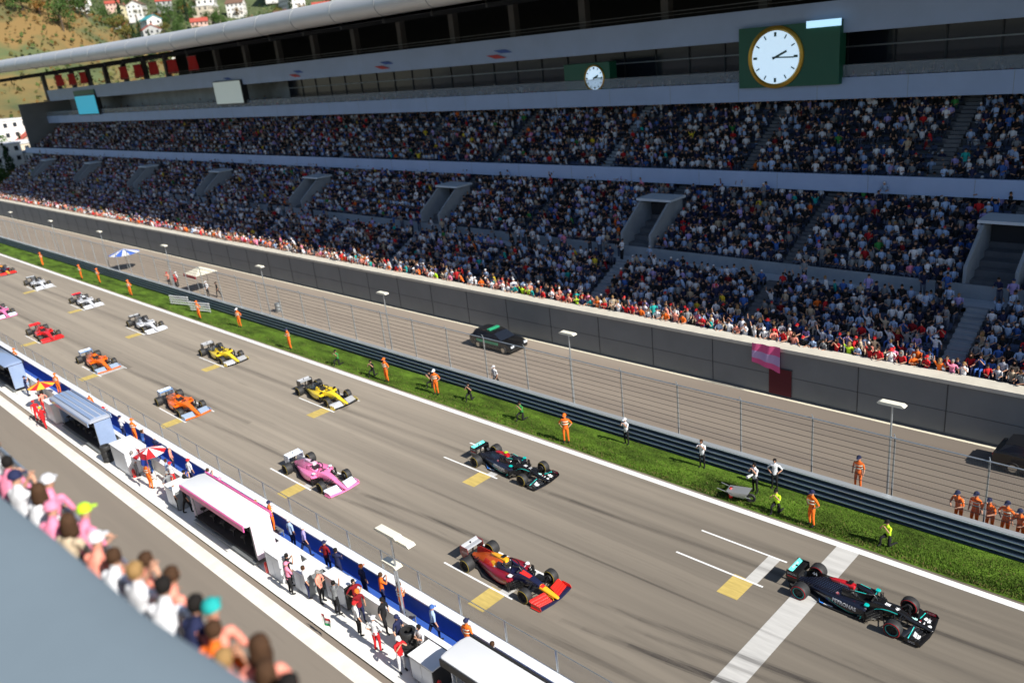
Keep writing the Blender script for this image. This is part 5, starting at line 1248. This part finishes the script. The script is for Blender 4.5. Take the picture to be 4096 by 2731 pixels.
# onlookers on the terrace, seen from above and behind
fg = [(-15.4, 'white', 'short', 'brown', 0, 'onlooker in white with brown hair at the left edge of the picture', 'railfine'), (-14.5, 'pink', 'short', 'black', 1, 'onlooker in a pink top at the left edge, second along the rail', 'railfine'),
 (-13.6, 'white', 'cap', 'navy', 0, 'onlooker in a white top and navy cap near the left edge', 'standfine'), (-12.9, 'white', 'long', 'brown', 2, 'onlooker in white with long brown hair beside the pink-capped one', 'railfine'),
 (-12.15, 'pink', 'cap', 'pink', 0, 'onlooker in pink with a pink cap, leaning farthest out over the rail', 'railfine'), (-11.5, 'beige', 'long', 'brown', 1, 'onlooker in beige with long brown hair next to the pink cap', 'railfine'),
 (-10.75, 'salmon', 'cap', 'white', 0, 'onlooker in salmon with a white cap', 'railfine'), (-10.1, 'white', 'short', 'brown', 2, 'bareheaded onlooker in white between the white cap and the broad white shirt', 'railfine'),
 (-9.4, 'white', 'short', 'fair', 0, 'fair-haired onlooker in a broad white shirt in the middle of the group', 'standfine'), (-8.75, 'white', 'short', 'black', 1, 'black-haired onlooker in a white shirt in the middle of the group', 'railfine'),
 (-8.2, 'navy', 'short', 'black', 0, 'onlooker in navy with black hair right of the white shirts', 'railfine'), (-7.65, 'orange', 'short', 'brown', 2, 'onlooker in orange with brown hair towards the bottom of the picture', 'railfine'),
 (-7.1, 'salmon', 'short', 'fair', 1, 'fair-haired onlooker in salmon near the bottom edge', 'standfine'), (-6.65, 'beige', 'long', 'brown', 0, 'long-haired onlooker in beige near the bottom edge', 'railfine'), (-6.1, 'black', 'short', 'black', 2, 'black-haired onlooker in black at the bottom edge', 'railfine')]
fg2 = [(-13.1, 'pink', 'cap', 'white', 'onlooker in pink with a white cap, in the front row by the left edge'), (-11.8, 'pink', 'cap', 'lime', 'onlooker in pink with a lime cap leaning over the rail'), (-9.8, 'salmon', 'short', 'brown', 'brown-haired onlooker in salmon pressed against the rail'),
       (-9.1, 'salmon', 'short', 'brown', 'brown-haired onlooker in salmon just left of the navy one'), (-7.9, 'salmon', 'cap', 'teal', 'onlooker in salmon with a teal cap'), (-6.9, 'salmon', 'long', 'brown', 'long-haired onlooker in salmon leaning out near the bottom edge'), (-5.7, 'beige', 'short', 'black', 'last onlooker along the rail at the bottom edge')]
for x, tp, hk, hc, lb in fg2: person('railfine', (x, 2.36+max(0, x+11)*.04, 15.41), random.uniform(.1, .9), tp, 'navy', hair=hk, hcol=hc, label=lb, scale=random.uniform(.95, 1.02))
for x, tp, hk, hc, sk, lb, ps in fg:
    person(ps, (x, 2.1+max(0, x+11)*.055+random.uniform(-.05, .1), 15.41), random.uniform(.15, .7), tp, 'navy' if tp != 'navy' else 'black', skin=sk, hair=hk, hcol=hc, label=lb, scale=random.uniform(.98, 1.06))

# ------------------------------------------------------------------ hillside town beyond the far end
def polar(az, r): a = R(az); return (-r*math.cos(a), r*math.sin(a))
def hill_h(x, y):
    r = math.hypot(x, y); az = math.degrees(math.atan2(y, -x))
    t = max(0, min(1, (r-380)/620)); side = max(0, min(1, (az+10)/14))*max(0, min(1, (85-az)/20))
    h = (t**1.25)*138*side*(1+.09*math.sin(az*.9+r*.006)+.06*math.sin(az*.37-r*.011))
    mx, my = polar(12.5, 430); d2 = ((x-mx)**2+(y-my)**2)/(92**2)
    mx2, my2 = polar(19, 460); d3 = ((x-mx2)**2+(y-my2)**2)/(50**2)
    return h + 52*math.exp(-d2*1.2) + 16*math.exp(-d3)
def hill_mat():
    m = mat('hillside', (.075, .095, .035), .95, var=.45, scale=.035)
    t = m.node_tree; b = t.nodes['Principled BSDF']; N, L = t.nodes.new, t.links.new
    src = b.inputs['Base Color'].links[0].from_socket; tc = N('ShaderNodeTexCoord'); n = N('ShaderNodeTexNoise'); n.inputs['Scale'].default_value = .05; n.inputs['Detail'].default_value = 7; L(tc.outputs['Object'], n.inputs[0])
    a = N('ShaderNodeAttribute'); a.attribute_name = 'rust'; mr = N('ShaderNodeMapRange'); mr.inputs[1].default_value = .4; mr.inputs[2].default_value = .55; L(n.outputs[0], mr.inputs[0])
    mu = N('ShaderNodeMath'); mu.operation = 'MULTIPLY'; L(a.outputs['Fac'], mu.inputs[0]); L(mr.outputs[0], mu.inputs[1])
    x = N('ShaderNodeMix'); x.data_type = 'RGBA'; L(mu.outputs[0], x.inputs[0]); L(src, x.inputs[6]); x.inputs[7].default_value = (.2, .125, .04, 1); L(x.outputs[2], b.inputs['Base Color']); return m
NA, NR = 150, 90; V, F, rust = [], [], []
for i in range(NR+1):
    r = 240+1500*(i/NR)**1.4
    for j in range(NA+1):
        az = -12+100*j/NA; x, y = polar(az, r); V.append((x, y, hill_h(x, y)-.25))
        mx, my = polar(12.5, 430); rust.append(max(0, min(1, 1.7-math.hypot(x-mx, y-my)/75)))
for i in range(NR):
    for j in range(NA): a = i*(NA+1)+j; F.append((a, a+1, a+NA+2, a+NA+1))
ho = np_mesh('hills', np.array(V), np.array(F), None, hill_mat()); at = ho.data.attributes.new('rust', 'FLOAT', 'POINT'); at.data.foreach_set('value', rust); ho.data.shade_smooth(); tag(ho, kind='structure')
CAMI = S.camera.matrix_world.inverted()
def seen(x, y, z):
    p = CAMI @ Vector((x, y, z)); u = 512+821.5*p.x/-p.z; v = 341-821.5*p.y/-p.z
    return -12 < u < 430 and -25 < v and (v < 72-.19*u+34 or (u < 55 and v < 200))
def where_hill(x, y):
    az = math.degrees(math.atan2(y, -x)); r = math.hypot(x, y)
    a = 'above the rusty slope' if az < 18.5 else 'right of the rusty slope' if az < 22.5 else 'on the left half of the hillside' if az < 27 else 'on the right half of the hillside' if az < 32 else 'where the hillside meets the roof'
    return ('low ' if r < 560 else 'midway ' if r < 760 else 'high ')+a
# trees
def leaf_mat(nm, c): return attr_mat(nm, .9)
def tree_proto(hh, wd, n, cols, kind):
    r = empty('tree')
    mb = MB(); mb.tube([(0, 0, -.5), (.1, 0, hh*.3), (0, .1, hh*.62)], [.3, .22, .1], 7)
    for k in range(5): a = k*1.3; mb.tube([(0, 0, hh*(.3+.06*k)), (wd*.3*math.cos(a), wd*.3*math.sin(a), hh*(.5+.06*k))], [.12, .04], 5)
    mb.build('trunk', mat('bark', (.09, .065, .045), .9), r)
    cl = [(random.gauss(0, wd*.24), random.gauss(0, wd*.24), hh*random.uniform(.38, .92), wd*random.uniform(.16, .3)) for _ in range(12)]
    if kind == 'tall': cl = [(random.gauss(0, .3), random.gauss(0, .3), hh*(.15+.8*k/11), wd*.42*(1-k/13)) for k in range(12)]
    V, C = [], []
    for _ in range(n):
        cx, cy, cz, cr = random.choice(cl); d = Vector([random.gauss(0, 1) for _ in range(3)]).normalized()*cr*random.uniform(.55, 1.08)
        p = Vector((cx, cy, cz))+d; q = Vector([random.gauss(0, 1) for _ in range(3)]).normalized(); u = q.orthogonal().normalized(); w_ = q.cross(u); s_ = random.uniform(.18, .42)
        V += [p+u*s_, p+w_*s_*.7, p-u*s_, p-w_*s_*.7]; c = random.choice(cols); f = random.uniform(.7, 1.3); C.append([x*f for x in c])
    np_mesh('crown', np.array([tuple(v) for v in V]), np.arange(n*4).reshape(-1, 4), np.array(C), LEAF, r)
    return r
LEAF = attr_mat('leaves', .9)
protos = [('bushy green', tree_proto(10, 9, 1100, [(.05, .1, .02), (.035, .075, .015), (.07, .13, .03)], 'round')), ('yellowing olive', tree_proto(8, 7, 900, [(.13, .12, .03), (.17, .13, .03), (.08, .1, .02)], 'round')),
          ('rusty autumn', tree_proto(7, 7, 800, [(.25, .1, .02), (.2, .12, .03), (.12, .1, .02)], 'round')), ('dark slender', tree_proto(13, 4.5, 800, [(.02, .05, .018), (.03, .06, .02)], 'tall'))]
used = set()
def put_tree(k, x, y, z, s_, where):
    nm, p = protos[k]
    if k in used: index_kids(p); t = copy_tree(p)
    else: t = p; used.add(k)
    t.location = (x, y, z); t.scale = (s_,)*3; t.rotation_euler = (0, 0, random.uniform(0, 6))
    tag(t, f'{nm} tree {where}', 'tree', f'{nm} trees {where}')
for _ in range(420):
    az, r = random.uniform(11, 44), random.choice([random.uniform(400, 1000), random.uniform(400, 700)])
    x, y = polar(az, r)
    if seen(x, y, hill_h(x, y)+6): put_tree(random.choices([0, 1, 2, 3], [5, 3, 1.2, 2.4])[0], x, y, hill_h(x, y), random.uniform(.7, 1.25), where_hill(x, y))
for _ in range(16):
    az, r = random.uniform(12, 16.8), random.uniform(238, 300)
    x, y = polar(az, r); put_tree(random.choice([0, 1, 3]), x, y, hill_h(x, y), random.uniform(.6, 1.0), 'beyond the far end of the grandstand')
# undergrowth carpeting the hill between the houses
N = 60000; az = np.random.uniform(8, 48, N); rr = 300+np.random.power(1.3, N)*800; a = np.radians(az); X = -rr*np.cos(a); Y = rr*np.sin(a)
keep = np.sin(X*.03)+np.sin(Y*.041+1)+np.random.normal(0, .5, N) > -.2; X, Y, rr = X[keep], Y[keep], rr[keep]; n = len(X); Z = np.array([hill_h(x, y) for x, y in zip(X, Y)])+np.random.uniform(.1, 1.9, n)
u = np.random.normal(size=(n, 3)); u /= np.linalg.norm(u, axis=1)[:, None]; v = np.cross(u, np.random.normal(size=(n, 3))); v /= np.linalg.norm(v, axis=1)[:, None]; sz = (np.random.uniform(.5, 1.3, n))[:, None]
Pc = np.stack([X, Y, Z], 1); V = np.stack([Pc+u*sz, Pc+v*sz*.7, Pc-u*sz, Pc-v*sz*.7], 1).reshape(-1, 3)
mxy = polar(12.5, 430); nearm = np.hypot(X-mxy[0], Y-mxy[1]) < 105
C = np.array([(.04, .085, .02), (.07, .11, .03), (.1, .11, .03), (.03, .06, .02)])[np.random.randint(0, 4, n)]*np.random.uniform(.7, 1.3, (n, 1)); C[nearm] = np.array([(.17, .1, .03), (.1, .1, .03), (.06, .085, .02)])[np.random.randint(0, 3, nearm.sum())]
tag(np_mesh('undergrowth', V, np.arange(n*4).reshape(-1, 4), C, LEAF), 'scrub and undergrowth covering the hillside between the houses', 'undergrowth', kind='stuff')
# houses
HW = {'white': (.72, .7, .66), 'cream': (.62, .54, .42), 'pinkish': (.6, .4, .33), 'grey': (.4, .4, .39), 'pale yellow': (.66, .58, .36)}
HR = {'red': (.38, .07, .045), 'brown': (.16, .09, .06), 'grey': (.25, .26, .28), 'teal': (.05, .3, .33), 'white': (.65, .65, .65)}
def house_proto(wc, rc, fl, lx, ly, gable):
    r = empty('house'); h = 3.1*fl
    MB().box(-lx/2, lx/2, -ly/2, ly/2, -3, h).build('wall', mat('render_'+wc.replace(' ', '_'), HW[wc], .85, var=.08, scale=.3), r)
    rm = mat('roof_'+rc, HR[rc], .8, var=.2, scale=1)
    if gable:
        rf = MB().prism([(-ly/2-.6, h-.1), (0, h+ly*.3), (ly/2+.6, h-.1), (ly/2+.4, h-.3), (0, h+ly*.3-.35), (-ly/2-.4, h-.3)], -lx/2-.5, lx/2+.5, 'x').build('roof', rm, r)
        MB().prism([(-ly/2, h), (ly/2, h), (0, h+ly*.3-.36)], -lx/2+.01, lx/2-.01, 'x').build('gable', mat('render_'+wc.replace(' ', '_'), HW[wc]), r)
        MB().box(lx*.2, lx*.2+.6, .6, 1.2, h+.5, h+ly*.3+.8).build('chimney', mat('brick', (.3, .12, .08), .9), rf)
    else: MB().box(-lx/2-.3, lx/2+.3, -ly/2-.3, ly/2+.3, h+.001, h+.4).build('roof', rm, r)
    for f in range(fl):
        n = int(lx/3)
        for k in range(n):
            x = -lx/2+lx*(k+.5)/n
            for s_ in (-1, 1): MB().box(x-.6, x+.6, s_*ly/2-.05, s_*ly/2+.05, 3.1*f+1, 3.1*f+2.4).build('window', M_glz, r)
        for k in range(int(ly/3)):
            y = -ly/2+ly*(k+.5)/int(ly/3); MB().box(lx/2-.05, lx/2+.05, y-.6, y+.6, 3.1*f+1, 3.1*f+2.4).build('window', M_glz, r)
    MB().box(lx/2+.051, lx/2+.12, -.5, .5, 0, 2.1).build('door', mat('door_brown', (.12, .06, .03), .6), r)
    return r
hp = []
for wc, rc, fl, lx, ly, g in (('white', 'red', 2, 12, 9, 1), ('white', 'grey', 3, 15, 10, 0), ('cream', 'brown', 2, 11, 9, 1), ('pinkish', 'red', 2, 12, 10, 1), ('white', 'teal', 2, 11, 8, 1), ('cream', 'white', 3, 18, 11, 0), ('pale yellow', 'brown', 2, 10, 9, 1), ('grey', 'red', 2, 11, 9, 1), ('white', 'white', 4, 22, 12, 0), ('white', 'brown', 3, 13, 11, 1)):
    hp.append([f'{wc} {"storey "*0}house with a {"pitched" if g else "flat"} {rc} roof', house_proto(wc, rc, fl, lx, ly, g), False])
def put_house(k, x, y, z, rz, s_, where):
    nm, p, us = hp[k]
    if us: index_kids(p); t = copy_tree(p)
    else: t = p; hp[k][2] = True
    t.location = (x, y, z); t.rotation_euler = (0, 0, rz); t.scale = (s_,)*3; tag(t, f'{nm} {where}', 'house', f'{nm} {where}')
placed = []
while len(placed) < 70:
    az = random.uniform(13, 42); r = random.choice([random.uniform(450, 760), random.uniform(600, 1050)]); x, y = polar(az, r)
    if math.hypot(x-mxy[0], y-mxy[1]) < 100 or not seen(x, y, hill_h(x, y)+5) or any(math.hypot(x-a, y-b) < 22 for a, b in placed): continue
    placed.append((x, y)); put_house(random.randrange(10), x, y, hill_h(x, y), R(-az+random.choice([0, 90])+random.uniform(-25, 25)), random.uniform(.9, 1.3), where_hill(x, y))
for az, r, k, s_ in ((13.2, 262, 8, .8), (14.6, 275, 5, .9), (15.7, 258, 1, .8), (14.0, 300, 8, .9), (15.4, 295, 3, 1)):
    x, y = polar(az, r); put_house(k, x, y, hill_h(x, y), R(-az+20), s_, 'beyond the far end of the grandstand')

# ------------------------------------------------------------------ small things
for k in range(41): x = GX1-6.9*k; part(MB().tube([(x, 47.95-1.07*math.cos(R(a)), 26.75+(0 if x > -110 else ((-110-x)/62)*.85)+1.02*math.sin(R(a))) for a in range(-90, 91, 20)], .03, 5), 'roof_seam', M_galvd)
for k in range(60): x = GX1-3-4.8*k; part(MB().box(x-.015, x+.015, 43.975, 43.999, .1, 3.0), 'wall_joint', M_dark)
for y, z0, z1 in ((59.5, 9.68, 10.92), (66.0, 15.58, 17.2)):
    for k in range(40): x = GX1-2-7*k; part(MB().box(x-.012, x+.012, y-.012, y-.001, z0+.01, z1-.01), 'fascia_joint', M_galvd)
RC = mat('red_cloth', (.55, .015, .02), .8)
for k, (x, z, w_) in enumerate(((-208, 23.4, 5), (-200, 23.3, 4.5), (-193, 23.3, 4), (-171, 23.2, 4), (-164, 23.2, 4), (-157, 23.3, 4), (-149, 23.2, 4), (-141, 23.3, 3.5))):
    r = empty('red_banner', (x, 66.9, z)); tag(r, ['leftmost', 'second', 'third', 'fourth', 'fifth', 'sixth', 'seventh', 'rightmost'][k]+' from the left of the red banners hanging under the grandstand roof' if 0 < k < 7 else ['leftmost', '', '', '', '', '', '', 'rightmost'][k]+' of the red banners hanging under the grandstand roof', 'banner', 'red banners under the roof')
    mb = MB(); mb.loft([[(-w_/2+w_*i/8, .08*math.sin(i*1.3+v), 2.4-2.3*v/5) for v in range(6)] for i in range(9)], closed=False); mb.build('cloth', RC, r, True)
    MB().tube([(-w_/2-.1, 0, 2.42), (w_/2+.1, 0, 2.42)], .04, 6).build('rod', M_galvd, r)
# tyre stacks, extinguishers, parasols and more crew on the pit island
def tyres(x, y, n, label):
    r = empty('tyre_stack', (x, y, .09)); tag(r, label, 'tyre stack', 'tyre stacks on the pit island')
    for k in range(n): MB().lathe([(.2, .01), (.31, .0), (.335, .05), (.335, .32), (.31, .36), (.2, .35)], (random.uniform(-.02, .02), 0, .37*k), 'z', 24, 0, True).build('tyre', M_tyre, r, True)
tyres(-23.2, 14.6, 3, 'stack of three tyres against the white wall by the nearest crew'); tyres(-33.2, 14.5, 2, 'pair of stacked tyres beside the pink edged stand'); tyres(-52.9, 13.7, 3, 'stack of three tyres on the pit lane side of the silver stand')
def extinguisher(x, y, label):
    r = empty('fire_extinguisher', (x, y, .09)); tag(r, label, 'extinguisher', 'fire extinguishers')
    MB().lathe([(.001, .02), (.09, .02), (.095, .05), (.095, .5), (.05, .58), (.02, .6)], (0, 0, 0), 'z', 16).build('cylinder', RED, r, True)
    MB().bar((-.02, 0, .62), (.14, 0, .66), .03, .03).tube([(0, 0, .6), (.1, 0, .5), (.12, 0, .2)], .015, 5).build('hose', M_carbm, r)
extinguisher(-20.6, 13.9, 'red fire extinguisher at the edge of the white concrete by the nearest stand'); extinguisher(-33.1, 13.8, 'red fire extinguisher at the near end of the pink edged stand'); extinguisher(-49.0, 13.8, 'red fire extinguisher below the big white cabinet'); extinguisher(-18.9, 31.75, 'red fire extinguisher on the grass beside the silver barrow')
def umbrella(x, y, z, c1, c2, label):
    r = empty('umbrella', (x, y, z)); tag(r, label, 'umbrella'); MB().tube([(0, 0, 0), (0, 0, 2.1)], .02, 6).build('pole', M_galv, r); mb = MB()
    p = [(.95*math.cos(k*math.pi/5), .95*math.sin(k*math.pi/5), 1.85) for k in range(10)]
    for k in range(10): mb.add([(0, 0, 2.2), p[k], p[(k+1) % 10]], [(0, 1, 2)], k % 2)
    mb.build('canopy', [c1, c2], r)
umbrella(-66.8, 14.3, .09, RC, mat('amber_cloth', (.8, .45, .03), .8), 'red and amber umbrella beyond the silver team stand')
umbrella(-47.4, 14.5, .09, WP, RC, 'white and red umbrella among the crew by the flag')
more = [(-24.3, 13.2, 'white', 'red', 'cap', 'white'), (-25.7, 13.3, 'white', 'black', 'cap', 'red'), (-27.6, 13.5, 'grey', 'black', 'short', 'black'), (-30.6, 13.0, 'pink', 'black', 'cap', 'pink'), (-43.6, 14.3, 'black', 'black', 'cap', 'black'), (-46.0, 14.4, 'pale blue', 'navy', 'short', 'brown'),
        (-49.0, 13.4, 'white', 'grey', 'short', 'grey'), (-62.3, 13.7, 'orange', 'red', 'cap', 'orange'), (-67.9, 13.6, 'white', 'red', 'cap', 'red'), (-69.4, 14.2, 'red', 'black', 'short', 'black'), (-71.2, 13.6, 'navy', 'navy', 'cap', 'navy'), (-32.6, 15.7, 'lilac', 'navy', 'cap', 'white'),
        (-36.9, 15.6, 'red', 'navy', 'short', 'fair'), (-47.6, 15.7, 'salmon', 'navy', 'cap', 'white'), (-51.6, 15.6, 'blue', 'navy', 'short', 'brown'), (-55.4, 15.7, 'white', 'navy', 'cap', 'navy'), (-58.2, 15.6, 'red', 'black', 'cap', 'red'), (-22.9, 15.65, 'pale blue', 'navy', 'cap', 'blue'), (-19.4, 15.7, 'white', 'navy', 'short', 'brown')]
for k, (x, y, tp, lg, hk, hc) in enumerate(more):
    near_ = 'near the bottom stand' if x > -24 else 'short of the pink edged stand' if x > -34 else 'level with the pink edged stand' if x > -42 else 'between the pink edged and silver stands' if x > -53 else 'level with the silver stand' if x > -62 else 'beyond the silver stand'
    y = min(14.75, y+.6) if y < 15 else y
    crewp(x, y, .1, ['hips', 'stand', 'wave', 'cross', 'snap', 'walk'][k % 6], tp, lg, hk, hc, f'{"walkway" if y > 15 else "island"} crew member in {tp} and {lg} {near_}'+(', capped' if hk == 'cap' else ''))
